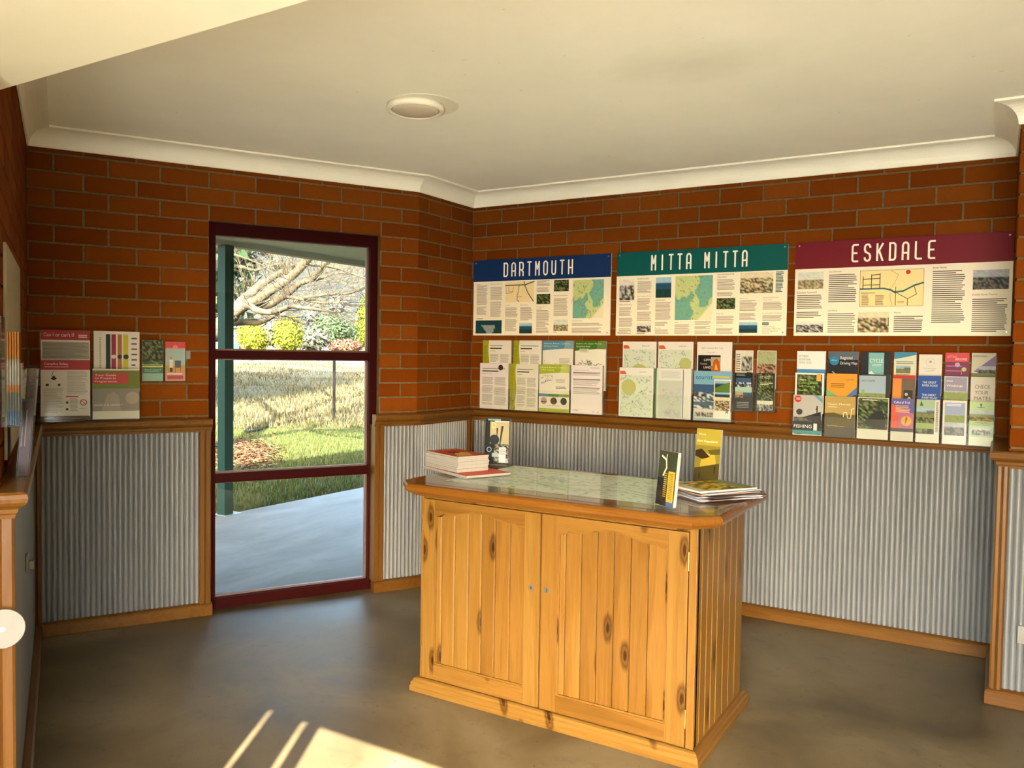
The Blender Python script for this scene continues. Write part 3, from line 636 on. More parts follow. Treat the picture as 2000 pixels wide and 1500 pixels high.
for i, (u, l, iu, il, lu, ll) in enumerate(mid):
    rack(FR, min(u[0], l[0]), max(u[1], l[1]), [(ZU, .036, .11, A4H), (ZL, .076, .13, A4H)], f'clear two-pocket rack holding the {ll}', 'sheet-size clear racks on the brick walls')
    brochure(FR, *u, ZU, ZU+.293, .034, iu, lu, thick=.015, bg='ece9e6')
    brochure(FR, *l, ZL, ZL+(.281 if i < 2 else .272), .074, il, ll, bg='e6e9e6', thick=.02)
brochure(FR, 1.287, 1.301, ZL, ZL+.280, .060, [('l', .2, .05, .8, .95, 40, '88b86a', .3)], 'green stapled booklet peeping out beside the contour map', '3f8a3a', thick=.02)
brochure(FR, 1.527, 1.655, 1.300, 1.400, .0385, [('m', .58, .1, 1, 1, 'people', 7, 7), ('p', [(.62, .9), (.7, .3), (.82, .15), (.95, .35), (1, .9)], 'c25a22'), ('p', [(.74, .8), (.8, .4), (.9, .8)], 'e8b24a'), ('t', 'GIPPS', .26, .20, .13, 'f0ece4', .32), ('t', 'Central', .10, .42, .10, 'd8d0c4', .3), ('t', 'LAND', .26, .60, .13, 'f0ece4', .32)], 'black GIPPSLAND leaflet with flames, behind the tourist newspaper', '231d1e', thick=.003)
brochure(FR, 1.635, 1.729, 1.058, 1.270, .0865, [('r', .05, .03, .95, .80, 'c0c0b0'), ('m', .05, .03, .95, .22, 'lake', 8, 3), ('p', [(.05, .22), (.95, .06), (.95, .34), (.05, .34)], '5d7f3d'), ('m', .05, .33, .95, .45, 'lake', 8, 3), ('m', .05, .45, .95, .79, 'sepia', 9, 9), ('p', [(.72, .78), (.88, .78), (.88, .88), (.8, .84), (.72, .88)], '6f93ad')], 'slim white lake leaflet propped before the tourist newspaper', 'eceadf', thick=.003)
# slim racks, two pockets
slim = [((1.731, 1.829), (1.737, 1.837), [('l', .04, .1, .3, .95, 14, '6a6458', .4), ('m', .35, .02, .95, .55, 'mono', 6, 6), ('m', .35, .57, .62, .95, 'sepia', 4, 4), ('m', .66, .57, .95, .95, 'bush', 4, 4)], [('l', .1, .03, .6, .1, 3, '9a9a90'), ('m', .08, .14, .92, .38, 'snow', 8, 5), ('r', .04, .38, .96, .50, 'a9c9b8'), ('m', .06, .50, .5, .66, 'people', 5, 4), ('m', .52, .48, .95, .64, 'lake', 5, 4), ('l', .15, .78, .85, .95, 4, '8f989c')], 'pale slim brochure with four small photos beside the tourist newspaper', 'dark slim brochure with pool and cloud photos'),
        ((1.846, 1.950), (1.854, 1.951), [('m', .03, .02, .97, .6, 'people', 9, 10), ('c', .3, .8, .1, '33261e'), ('c', .68, .72, .1, 'b8755a'), ('r', .2, .86, .42, 1, 'd8c0b0'), ('r', .56, .8, .84, 1, 'd09a80')], [('m', .05, .02, .93, .72, 'bush', 9, 14), ('t', 'HIGH COUNTRY', .18, .07, .028, 'e8e4d8', .62), ('t', 'RAIL TRAIL', .18, .11, .028, 'e8e4d8', .5), ('l', .2, .25, .9, .32, 2, 'e0dcc8', .5), ('m', .05, .72, .93, .98, 'mono', 8, 5), ('t', 'Explore', .35, .78, .05, 'f0f0e8', .5)], 'slim brochure with people under leafy trees', 'slim green bushland brochure reading Explore')]
for u, l, iu, il, lu, ll in slim:
    rack(FR, u[0], l[1], [(1.224, .031, .08, .206), (1.105, .061, .1, .206)], f'slim clear two-pocket rack holding the {ll}', 'slim clear racks on the brick walls')
    brochure(FR, *u, 1.224, 1.429, .029, iu, lu, 'ddd9cd'); brochure(FR, *l, 1.107, 1.309, .059, il, ll, '20262a')
# seven columns of three
cols = [(2.052, 2.196), (2.206, 2.352), (2.359, 2.503), (2.511, 2.613), (2.621, 2.723), (2.733, 2.835), (2.843, 2.944)]
r1 = [([('r', 0, 0, 1, .45, 'eef0ee'), ('t', 'VICTORIAN', .06, .10, .055, '4a6f9c', .34), ('t', 'RECREATIONAL', .06, .18, .055, '4a6f9c', .42), ('t', 'FISHING GUIDE', .06, .26, .055, '7a8fb0', .45), ('r', 0, .45, 1, .72, '4f93cc'), ('r', 0, .70, 1, 1, '2f6aa5'), ('p', [(.42, .88), (.85, .86), (.75, .95), (.48, .96)], '1d2630'), ('s', [(.5, .88), (.62, .78), (.75, .88)], .002, '1d2630')], 'e8ecee', 'white and blue boating safety booklet'),
      ([('m', 0, 0, 1, 1, 'night', 9, 12), ('r', 0, 0, 1, .2, '5d6a78'), ('c', .2, .23, .16, '2f86b8'), ('t', 'Albury', .1, .20, .04, 'e8f0f2', .2), ('t', 'Regional', .40, .12, .09, 'f2f0ea', .4), ('t', 'Driving Map', .40, .25, .09, 'f2f0ea', .56), ('s', [(.15, .5), (.35, .62), (.55, .7)], .006, 'b9b08a')], '3a3f44', 'dark Regional Driving Map with round blue badge'),
      ([('m', 0, 0, 1, 1, 'night', 10, 12), ('r', .26, .02, .76, 1, '7fbcbc'), ('t', 'CYCLE', .30, .17, .09, 'f4f6f2', .43), ('l', .38, .3, .68, .36, 2, 'd5e8e6'), ('p', [(.28, .5), (.36, .46), (.48, .55), (.28, .6)], 'e6efee')], '3b4038', 'brochure with turquoise panel reading CYCLE'),
      ([('p', [(0, 0), (1, 0), (1, .06), (.5, .12), (0, .17)], '3f8fb0'), ('l', .1, .22, .9, .30, 2, '6f8f8a'), ('m', .1, .32, .75, .5, 'land', 8, 4), ('l', .1, .52, .7, .7, 4, TX), ('r', 0, .85, 1, 1, '3f8fb0')], 'd9dcc4', 'cream leaflet with a wavy teal top'),
      ([('c', .5, .19, .2, 'c9c6bc'), ('c', .5, .19, .18, 'e3e0d6'), ('c', .5, .18, .06, 'a7a398'), ('l', .2, .34, .8, .36, 1, TX), ('s', [(.3, .42), (.7, .38)], .003, 'b6b9c4')], 'e2dfd6', 'blank white leaflet with a faint round stamp'),
      ([('r', 0, 0, 1, .21, 'cf4a55'), ('t', 'GETTING', .08, .07, .05, 'f0a0a0', .4), ('t', 'AROUND', .42, .12, .055, 'e8d8f0', .5), ('r', 0, .21, 1, 1, '7b2c58'), ('l', .05, .30, .8, .36, 1, 'c88aa8', .3), ('c', .52, .28, .11, 'b39ab4'), ('c', .8, .38, .10, 'b8bf7a'), ('s', [(.05, .42), (.7, .42), (.7, .5)], .002, 'd0a0b8')], '7b2c58', 'crimson and purple illustrated leaflet reading AROUND'),
      ([('r', 0, 0, 1, 1, 'c9c3b0'), ('p', [(1, .05), (1, .6), (.1, .42)], '7d6f9a'), ('l', .06, .06, .7, .11, 2, '7d7a66'), ('m', .3, .3, 1, .5, 'storm', 8, 4), ('r', 0, .46, 1, .62, '6d7a45')], 'c9c3b0', 'beige leaflet with a purple diagonal photo')]
r2 = [([('m', .06, .04, .94, .9, 'bush', 9, 12), ('t', 'Victoria', .16, .15, .04, 'f0f0e8', .22), ('t', 'Cabin, Caravan', .14, .22, .06, '9fd24a', .66), ('t', 'and Camping', .14, .31, .06, '9fd24a', .56), ('t', 'Guide', .14, .40, .06, '9fd24a', .26), ('p', [(.74, .02), (.9, .02), (.9, .2), (.74, .2)], 'e6a85a')], 'f0efe6', 'white-bordered dark green Cabin, Caravan and Camping Guide'),
      ([('p', [(0, 0), (1, 0), (1, .32), (.55, .62), (0, .52)], 'e39c33'), ('p', [(0, .38), (.55, .62), (0, .75)], '7fb37a'), ('p', [(1, .32), (1, .5), (.5, .66)], '4f78b5'), ('p', [(0, .75), (.5, .62), (1, .5), (1, 1), (0, 1)], '4a2a2c'), ('l', .14, .24, .6, .36, 3, '8a5a24'), ('t', 'LOOK', .64, .12, .04, '5a3a1a', .26)], 'e39c33', 'orange guide with green and blue swooshes'),
      ([('r', .86, 0, 1, 1, '2e3236'), ('m', 0, .03, .86, .98, 'field', 9, 10), ('r', 0, .03, .86, .45, '9fb4c6'), ('t', 'HIGH COUNTRY', .08, .13, .045, '2d3a4a', .44), ('c', .14, .40, .06, '8fae5a'), ('p', [(.09, .42), (.19, .42), (.14, .54)], '8fae5a'), ('p', [(0, .62), (.3, .52), (.5, .6), (.7, .54), (.86, .62), (.86, .75), (0, .75)], '5f6a72')], '2e3236', 'HIGH COUNTRY booklet with a green balloon'),
      ([('r', 0, 0, 1, .08, 'b8322c'), ('r', 0, .08, .4, .82, 'd98a3a'), ('r', .4, .08, 1, 1, '6b5a48'), ('r', .5, .35, .9, .78, '2c2622'), ('c', .62, .45, .07, 'c8bda8'), ('c', .75, .55, .08, 'c8bda8'), ('l', .55, .68, .85, .74, 1, 'd8cdb8')], '6b5a48', 'orange and brown leaflet with a dark square print'),
      ([('t', 'THE GREAT', .2, .13, .05, 'e4ecf6', .6), ('t', 'RIVER ROAD', .2, .20, .05, 'e4ecf6', .66), ('t', 'THE GREAT', .2, .42, .05, 'e4ecf6', .6), ('t', 'RIVER ROAD', .2, .49, .05, 'e4ecf6', .66), ('c', .5, .9, .12, '7fa0d0')], '1f4fa0', 'royal blue leaflet reading THE GREAT RIVER ROAD'),
      ([('m', 0, 0, 1, 1, 'field', 8, 14), ('r', .05, .02, .95, .34, '9a92a8'), ('l', .1, .1, .4, .13, 1, 'f0eef2', .6), ('t', 'Wodonga', .1, .19, .06, 'f4f2f4', .7)], 'd8d4d8', 'pale mauve Wodonga leaflet with a dry grass view'),
      ([('t', 'CHECK', .18, .18, .085, '6d655c', .64), ('t', 'YOUR', .18, .31, .085, '6d655c', .56), ('t', 'MATES', .16, .44, .085, '6d655c', .68), ('l', .5, .9, .9, .93, 1, TX)], 'd3ccbe', 'beige leaflet reading CHECK YOUR MATES')]
r3 = [([('m', .02, .02, .98, .98, 'storm', 9, 10), ('r', 0, .0, 1, .55, 'b4b2ae'), ('p', [(.35, .55), (.95, .40), (1, .66), (.7, .66)], '23262a'), ('s', [(.83, .27), (.83, .42)], .006, '23262a'), ('s', [(.83, .30), (.78, .36)], .003, '23262a'), ('c', .22, .42, .11, '3c4044'), ('c', .16, .10, .12, 'c4302e'), ('l', .1, .07, .25, .13, 2, 'f0d8d0', .5), ('p', [(.7, 0), (.85, 0), (1, .1), (1, .18)], '5fa5b0'), ('r', 0, .66, 1, .88, '17191c'), ('t', 'FISHING', .04, .735, .085, 'f0f0ee', .62), ('r', .72, .70, .84, .87, 'dfe4e8'), ('r', 0, .88, 1, .96, '2c8a8c')], 'd8d8d4', 'fishing magazine with angler silhouette and red badge'),
      ([('m', 0, .42, 1, 1, 'dune', 8, 8), ('r', 0, 0, 1, .42, 'b59a58'), ('p', [(0, .42), (.3, .40), (.6, .46), (1, .44), (1, .75), (0, .7)], '5d5230'), ('t', 'Upper Murray', .10, .17, .055, 'efe8d4', .74), ('l', .1, .26, .45, .28, 1, 'efe8d4', .5), ('s', [(.62, .5), (.62, .4), (.72, .38), (.76, .52), (.86, .52), (.88, .3), (.96, .28)], .003, 'efe8d4'), ('r', 0, .74, 1, 1, '4d4a40')], 'a08a50', 'tan Upper Murray guide with white line emblem'),
      ([('m', .02, .02, .98, .76, 'bush', 9, 12), ('p', [(.2, .62), (.45, .42), (.62, .32), (.8, .30), (.92, .55), (.9, .76), (.55, .72)], '23241f'), ('l', .15, .05, .85, .09, 1, 'd8d8cc', .5), ('r', 0, .77, 1, 1, 'd3d2c2')], 'd3d2c2', 'leaflet with a dark animal on green grass'),
      ([('p', [(0, 0), (1, 0), (1, .4), (0, .3)], '5a5a9c'), ('p', [(0, .12), (.3, .2), (.4, .7), (0, .7)], 'cf5a44'), ('p', [(.3, .2), (1, .35), (1, .75), (.35, .7)], 'b06a8a'), ('c', .68, .52, .24, 'd9a24a'), ('p', [(.66, .40), (.74, .46), (.62, .64)], '8a5a24'), ('t', 'Cultural Trail', .12, .06, .055, 'efe6f0', .7), ('l', .2, .16, .85, .34, 5, 'e8a878', .5), ('r', 0, .70, 1, .78, '4a4450'), ('r', 0, .78, 1, 1, 'cfcabc')], 'cfcabc', 'colourful Cultural Trail leaflet with an orange shell shape'),
      ([('r', .0, .0, .8, .2, '9fb59a'), ('p', [(.2, .02), (.3, .15), (.15, .15)], '2f6a3c'), ('m', 0, .2, .78, .8, 'bush', 7, 9), ('m', 0, .2, .78, .42, 'land', 7, 4), ('r', 0, .55, .78, .68, '93a85a'), ('l', .84, .05, .95, .75, 30, '55554f', .5), ('r', 0, .8, 1, 1, 'd6d3c4')], 'd6d3c4', 'leaflet with green paddock photo and sideways title'),
      ([('m', .08, .05, .92, .8, 'field', 8, 10), ('r', .08, .05, .92, .32, '98a6c4'), ('m', .08, .5, .92, .8, 'storm', 8, 5), ('l', .15, .08, .8, .14, 2, 'e8e8f0', .5), ('r', 0, .8, 1, 1, 'd9d6cc')], 'd9d6cc', 'leaflet with a motorcycle in a grey-blue landscape'),
      ([('p', [(.42, .05), (.52, .05), (.46, .16)], '4f7a4a'), ('l', .3, .13, .75, .16, 1, '4f7a4a'), ('m', .0, .2, 1, .44, 'field', 8, 5), ('t', 'Mining for', .25, .46, .035, '4a5a3a', .5), ('t', 'Country Routes', .12, .52, .035, '4a5a3a', .75), ('m', .12, .60, .88, .76, 'mono', 8, 4), ('r', 0, .8, 1, 1, 'dfe4c4')], 'b4cf9a', 'pale green leaflet with two landscape photos')]
for i, (a0, a1) in enumerate(cols):
    rack(FR, a0, a1, [(1.222, .032, .07, .206), (1.110, .062, .07, .206), (.998, .092, .10, .206)], f'clear three-pocket rack with the {r3[i][2]} lowest', 'three-pocket clear racks on the long wall')
    brochure(FR, a0, a1, 1.222, 1.428-(.01 if i == 4 else 0), .030, r1[i][0], r1[i][2]+', top pocket', r1[i][1])
    brochure(FR, a0, a1, 1.110, 1.316, .060, r2[i][0], r2[i][2]+', middle pocket', r2[i][1])
    brochure(FR, a0, a1, .998, 1.203, .090, r3[i][0], r3[i][2]+', bottom pocket', r3[i][1])
# window wall
RED = 'b0343a'
ww = [((.053, .262), (.052, .261), [('r', 0, 0, 1, .16, RED), ('t', "Can I or can't I?", .05, .045, .06, 'f0e4d8', .62), ('l', .76, .07, .94, .13, 2, 'e8c8c0', .6), ('r', .02, .19, .98, .46, 'a8a496'), ('l', .04, .21, .96, .44, 11, '807c70', .4), ('r', .28, .48, .98, .51, 'b86a64'), ('l', .30, .52, .6, .95, 14, '8a867a', .4), ('l', .63, .52, .96, .95, 14, '8a867a', .4), ('r', .04, .60, .22, .70, '2c2a26'), ('l', .04, .50, .24, .58, 4, '8a867a')],
       [('r', 0, 0, 1, .17, RED), ('t', 'Campfire Safety', .07, .045, .05, 'f2e6dc', .48), ('l', .07, .11, .6, .14, 1, 'd89a92', .5), ('s', [(.25, .2), (.22, .28), (.3, .33)], .002, '33302c'), ('p', [(.2, .33), (.26, .27), (.32, .33), (.26, .36)], '33302c'), ('r', .10, .42, .16, .46, '33302c'), ('r', .34, .42, .39, .46, '33302c'), ('l', .05, .50, .45, .95, 22, TX, .4), ('l', .53, .20, .95, .62, 20, TX, .4), ('r', .5, .64, .76, .66, RED), ('l', .58, .68, .75, .92, 10, TX, .5), ('r', .5, .74, .55, .78, '33302c'), ('r', .5, .86, .55, .90, '33302c'), ('c', .86, .76, .075, RED), ('c', .86, .76, .055, 'e6dcd2'), ('s', [(.81, .72), (.91, .80)], .003, RED), ('l', .78, .86, .95, .88, 1, TX)], "red-headed sheet reading Can I or can't I?", 'Campfire Safety sheet with a red header'),
      ((.275, .481), (.268, .477), [('l', .12, .1, .16, .85, 26, 'b0a79a', .7), ('r', .26, .05, .36, .95, '2a2c28'), ('r', .38, .05, .48, .95, 'a02a4c'), ('r', .52, .05, .61, .95, 'b8743a'), ('r', .64, .05, .75, .95, 'cfc832'), ('c', .43, .42, .05, 'e0d8cc'), ('c', .56, .42, .05, '3a302a'), ('c', .70, .42, .06, '3a3a2a'), ('l', .82, .1, .95, .9, 9, '6a665c', .3)],
       [('r', .0, .03, 1, .39, '6d7a2c'), ('r', 0, .08, .76, .30, 'b8403a'), ('t', 'Your Guide', .05, .10, .045, 'f2e8dc', .45), ('t', 'to Property', .05, .165, .045, 'f2e8dc', .45), ('t', 'Preparation', .05, .23, .045, 'f2e8dc', .47), ('r', .86, .08, .865, .3, 'a0453a'), ('r', 0, .39, 1, .84, '8d8577'), ('p', [(.2, .84), (.3, .52), (.45, .45), (.56, .55), (.6, .84)], 'a09488'), ('c', .85, .58, .15, 'ab9a86'), ('t', 'SILENCE IS DEADLY', .03, .70, .035, 'e2dcd0', .6), ('r', 0, .84, 1, 1, 'd8d4c4')], 'white sheet with black, crimson, orange and yellow bars', 'olive and red Property Preparation booklet')]
for i, (u, l, iu, il, lu, ll) in enumerate(ww):
    rack(FW, l[0], l[1], [(ZU-.006, .036, .11, A4H), (ZL-.004, .076, .16 if i else .1, A4H)], f'clear two-pocket rack holding the {ll}', 'sheet-size clear racks on the brick walls')
    brochure(FW, *u, ZU-.006, ZU+.291, .034, iu, lu+' on the window wall', thick=.015, bg='e8e2d6')
    brochure(FW, *l, ZL+.02*(i == 0), ZL+(.285 if i == 0 else .245), .074, il, ll+' on the window wall', bg='e6e0d4', thick=.02)
dl = [((.491, .590), [('m', .02, .0, .98, .6, 'bush', 8, 10), ('r', 0, .60, 1, .66, 'd8d06a'), ('l', .0, .61, .98, .65, 1, '3a6a3a', .5), ('r', .05, .67, .95, .80, '2a6a4a'), ('t', "Can I? Can't I?", .1, .705, .035, 'e4e8d8', .8), ('l', .1, .76, .85, .78, 1, 'a8c8b0', .6), ('r', 0, .81, 1, 1, '8fb5a4')], '5d7a6a', "green leaflet reading Can I? Can't I? on the window wall"),
      ((.598, .695), [('r', 0, 0, 1, .16, 'd0505a'), ('c', .5, .14, .12, 'd98a80'), ('r', 0, .18, 1, .60, 'a7bcb8'), ('r', 0, .60, 1, .78, 'd09a50'), ('r', .48, .48, .78, .66, '4f5258'), ('s', [(.5, .66), (.5, .78)], .002, '4f5258'), ('s', [(.76, .66), (.76, .78)], .002, '4f5258'), ('c', .29, .42, .07, 'c8906a'), ('r', .2, .46, .38, .66, 'e8e0d0'), ('r', .22, .66, .36, .77, '2a2c34'), ('l', .08, .80, .92, .85, 1, 'f4d8d0', .7), ('r', .1, .86, .9, .95, 'b8484c')], 'd98a80', 'pink leaflet with a barbecue cook on the window wall')]
for i, (u, it, bg, lb) in enumerate(dl):
    rack(FW, *u, [(1.226, .031, .10, .205)], f'slim clear rack with the {lb}', 'slim clear racks on the brick walls')
    brochure(FW, *u, 1.226, 1.432-.006*i, .029, it, lb, bg)
solo('wall_tag', MB().box(.700, 0.0, 1.338, .721, .006, 1.381, FW), WHITEP, 'small blank white tag on bricks right of the pink leaflet', 'tag', bevel=.001, base=FW(.71, 0, 1.338))

# ------------------------------------------------------------------ left wall: board and edge-on racks
solo('notice_board', MB().box(-1.86, 0, 1.075, -.995, .008, 1.672, FL), plain('board_cream', (.66, .56, .36), k=.45, rough=.6), 'cream notice board fixed to the left brick wall', 'notice board', base=FL(-1.0, 0, 1.075), bevel=.001)
t = rack(FL, -2.045, -1.915, [(1.185, .046, .16, .30)], 'slim clear rack packed with orange-topped leaflets on left wall', 'clear racks on the left wall')
for i in range(5):
    of = .016+i*.0058
    tt = thing('leaflet', 'slim leaflet with orange, grey and blue edge in the left wall rack', 'leaflet', FL(-2.04, of, 1.186), 'leaflets in the left wall rack')
    for nm, z0, z1, c in (('blue_band', 1.186, 1.222, (.05, .14, .28)), ('grey_band', 1.222, 1.27, (.16, .17, .15)), ('orange_band', 1.27, 1.288, (.62, .2, .03)), ('pale_band', 1.288, 1.355, (.5, .47, .4)), ('orange_top', 1.355, 1.425, (.68, .27, .06))):
        part(nm, MB().box(-2.04, of, z0, -1.92, of+.0042, z1, FL), plain('leaflet_'+nm, c, .6, k=.2, spec=.01), tt)
t = thing('brochure_rack', 'deep clear pocket with a purple book standing on the left dado rail', 'brochure rack', FL(-1.9, .03, 1.03), 'clear racks on the left wall')
def slanted(a0, a1, o0, o1, z0, z1, lean, mb=None):
    f = lambda a, o, z: FL(a, o+(z-z0)*lean, z)
    return (mb or MB()).box(a0, o0, z0, a1, o1, z1, f)
part('side_near', slanted(-1.90, -1.897, .028, .060, 1.032, 1.325, .07), ACRYL, t); part('side_far', slanted(-1.68, -1.677, .028, .060, 1.032, 1.325, .07), ACRYL, t)
part('front', slanted(-1.897, -1.68, .058, .060, 1.032, 1.325, .07), ACRYL, t); part('back', slanted(-1.897, -1.68, .028, .030, 1.032, 1.325, .07), ACRYL, t)
t = thing('book', 'purple spine book inside the clear pocket on left dado rail', 'book', FL(-1.89, .03, 1.034))
part('cover', slanted(-1.893, -1.70, .032, .056, 1.034, 1.235, .07), plain('purple_cover', (.026, .0105, .016), .6, spec=.01), t)
for k, zz in enumerate((1.12, 1.12)):
    part('spine_lettering', slanted(-1.8936, -1.8931, .040+.008*k, .042+.008*k, 1.115, 1.215, .07), plain('pale_lettering', (.12, .10, .10), .5), t)
t = thing('power_outlet', 'white power outlet low on the left corrugated panel', 'outlet', FL(-1.15, .02, .56))
part('plate', MB().box(-1.175, .026, .592, -1.125, .034, .652, FL), WHITEP, t, bevel=.002); part('plug', MB().box(-1.165, .034, .60, -1.135, .05, .63, FL), WHITEP, t, bevel=.003)
# round white disc on the wall end
FE = Fr(xy(FL(-LEND, 0, 0)), 60)
t = thing('door_stop', 'round white plastic door stop disc screwed to the timber post', 'door stop', FE(.008, .03, .68))
dc = FE(.0085, .03, .690); nx_, ny_ = -FE.Y[0], -FE.Y[1]
def disc(r, d0, d1, n=36):
    mb = MB(); P = [(r*math.cos(2*PI*k/n), r*math.sin(2*PI*k/n)) for k in range(n)]
    f = lambda d: (lambda a, b: (dc[0]+FE.X[0]*a+nx_*d, dc[1]+FE.X[1]*a+ny_*d, dc[2]+b)); return mb.prism(P, f(d0), f(d1))
part('stem', disc(.022, -.012, .004), WHITEP, t); part('disc', disc(.049, .004, .012), WHITEP, t, bevel=.002); part('screw', disc(.006, .012, .0135), STEEL, t)
t = thing('power_outlet', 'white power outlet on the pale corrugated nib panel', 'outlet', FN(.1, .03, .27))
part('plate', MB().box(.052, .026, .265, .125, .036, .335, FN), WHITEP, t, bevel=.002); part('switch', MB().box(.10, .036, .31, .112, .040, .325, FN), WHITEP, t)

# ------------------------------------------------------------------ ceiling lamp (switched off)
LX, LY = .832, -1.690
t = thing('ceiling_light', 'round unlit oyster light on the cream ceiling', 'light', (LX, LY, ZCEIL))
part('paint_ring', MB().lathe([(.150, 0), (.150, -.0015), (.08, -.0015), (.08, 0)], (LX+.03, LY+.012, ZCEIL), 40), TRIMW, t)
part('rim', MB().lathe([(.118, 0), (.122, -.012), (.118, -.024), (.106, -.028), (.100, -.024), (.100, 0)], (LX, LY, ZCEIL), 40), TRIMW, t, smooth=True)
part('diffuser', MB().lathe([(.101, -.020), (.090, -.027), (.05, -.031), (.008, -.032)], (LX, LY, ZCEIL), 40), plain('lamp_diffuser', (.62, .54, .40), .4, var=.03), t, smooth=True)

# ------------------------------------------------------------------ pine map cabinet
X0, X1, Y0, Y1 = .945, 2.105, -1.765, -1.180
ZT0, ZT1 = .812, .864
cab = thing('display_cabinet', 'honey pine display cabinet with two arched plank doors and glazed map top', 'cabinet', (1.525, -1.4725, 0))
TX0, TX1, TY0, TY1, CH = .853, 2.192, -1.852, -1.098, .078
def octo(x0, x1, y0, y1, c, z): return [(x0+c, y0, z), (x1-c, y0, z), (x1, y0+c, z), (x1, y1-c, z), (x1-c, y1, z), (x0+c, y1, z), (x0, y1-c, z), (x0, y0+c, z)]
mb = MB(); rings = []
for ins, z in ((.045, ZT0), (.030, ZT0+.006), (.026, ZT0+.012), (.010, ZT0+.016), (.003, ZT0+.024), (0, ZT0+.033), (.002, ZT0+.042), (.008, ZT0+.049), (.016, ZT1), ):
    rings.append(octo(TX0+ins, TX1-ins, TY0+ins, TY1-ins, CH-ins*.41, z))
P = [p for r in rings for p in r]; F = [(i*8+k, i*8+(k+1) % 8, i*8+8+(k+1) % 8, i*8+8+k) for i in range(len(rings)-1) for k in range(8)]
F += [tuple(range(8))[::-1], tuple(range(len(P)-8, len(P)))]
part('top', mb.add(P, F), m_wood('pine_top', ((.33, .105, .012), (.45, .165, .022), (.52, .22, .035)), 'X', knots=False, rough=.18, coat=.5), cab)
mp = Card(.925, .56, lambda u, v, d: (1.015+u, -1.705+v, ZT1+.0006+d), .00004)
mitems = [('r', 0, 0, 1, 1, 'd0d8b4'), ('m', .01, .01, .99, .99, 'palemap', 44, 26)]
for k in range(14):
    y = random.random(); mitems.append(('s', [(i/8, y+.08*math.sin(i*1.7+k)) for i in range(9)], .004, random.choice(('8fa27e', 'a9b58c', '7f9690', 'c2b88c'))))
mitems += [('r', .33, 0, .334, 1, '8a9478'), ('r', .66, 0, .664, 1, '8a9478')]
mp.draw(mitems); mp.make('map', cab)
part('glass_sheet', MB().add(octo(TX0+.03, TX1-.03, TY0+.03, TY1-.03, CH-.012, ZT1+.003)+octo(TX0+.03, TX1-.03, TY0+.03, TY1-.03, CH-.012, ZT1+.007), [tuple(range(8, 16))]+[(k, (k+1) % 8, 8+(k+1) % 8, 8+k) for k in range(8)]), SHEET, cab)
part('carcass', MB().box(X0+.012, Y0+.03, .02, X1-.012, Y1, ZT0), WZ, cab)
part('corner_stile', MB().box(X0, Y0, .05, X0+.012, Y0+.03, ZT0-.004), WZ, cab, bevel=.0015)
part('corner_stile', MB().box(2.078, Y0, .05, X1, Y0+.03, ZT0-.004), WZ, cab, bevel=.0015)
part('top_rail', MB().box(X0+.012, Y0+.001, .797, 2.078, Y0+.03, ZT0-.002), WX, cab, bevel=.001)
plinth = [(0, 0), (.030, 0), (.031, .018), (.027, .022), (.026, .036), (.020, .042), (.018, .050), (.010, .054), (0, .054)]
loop = [(X0, Y1), (X0, Y0), (X1, Y0), (X1, Y1)]
def plinth_seg(p0, p1, n0, n1):
    return MB().prism(plinth, lambda o, z: (p0[0]+n0[0]*o, p0[1]+n0[1]*o, z), lambda o, z: (p1[0]+n1[0]*o, p1[1]+n1[1]*o, z))
part('plinth', plinth_seg((X0, Y0), (X1, Y0), (-1, -1), (1, -1)), WX, cab); part('plinth', plinth_seg((X1, Y0), (X1, Y1), (1, -1), (1, 1)), WY, cab)
part('plinth', plinth_seg((X1, Y1), (X0, Y1), (1, 1), (-1, 1)), WX, cab); part('plinth', plinth_seg((X0, Y1), (X0, Y0), (-1, 1), (-1, -1)), WY, cab)
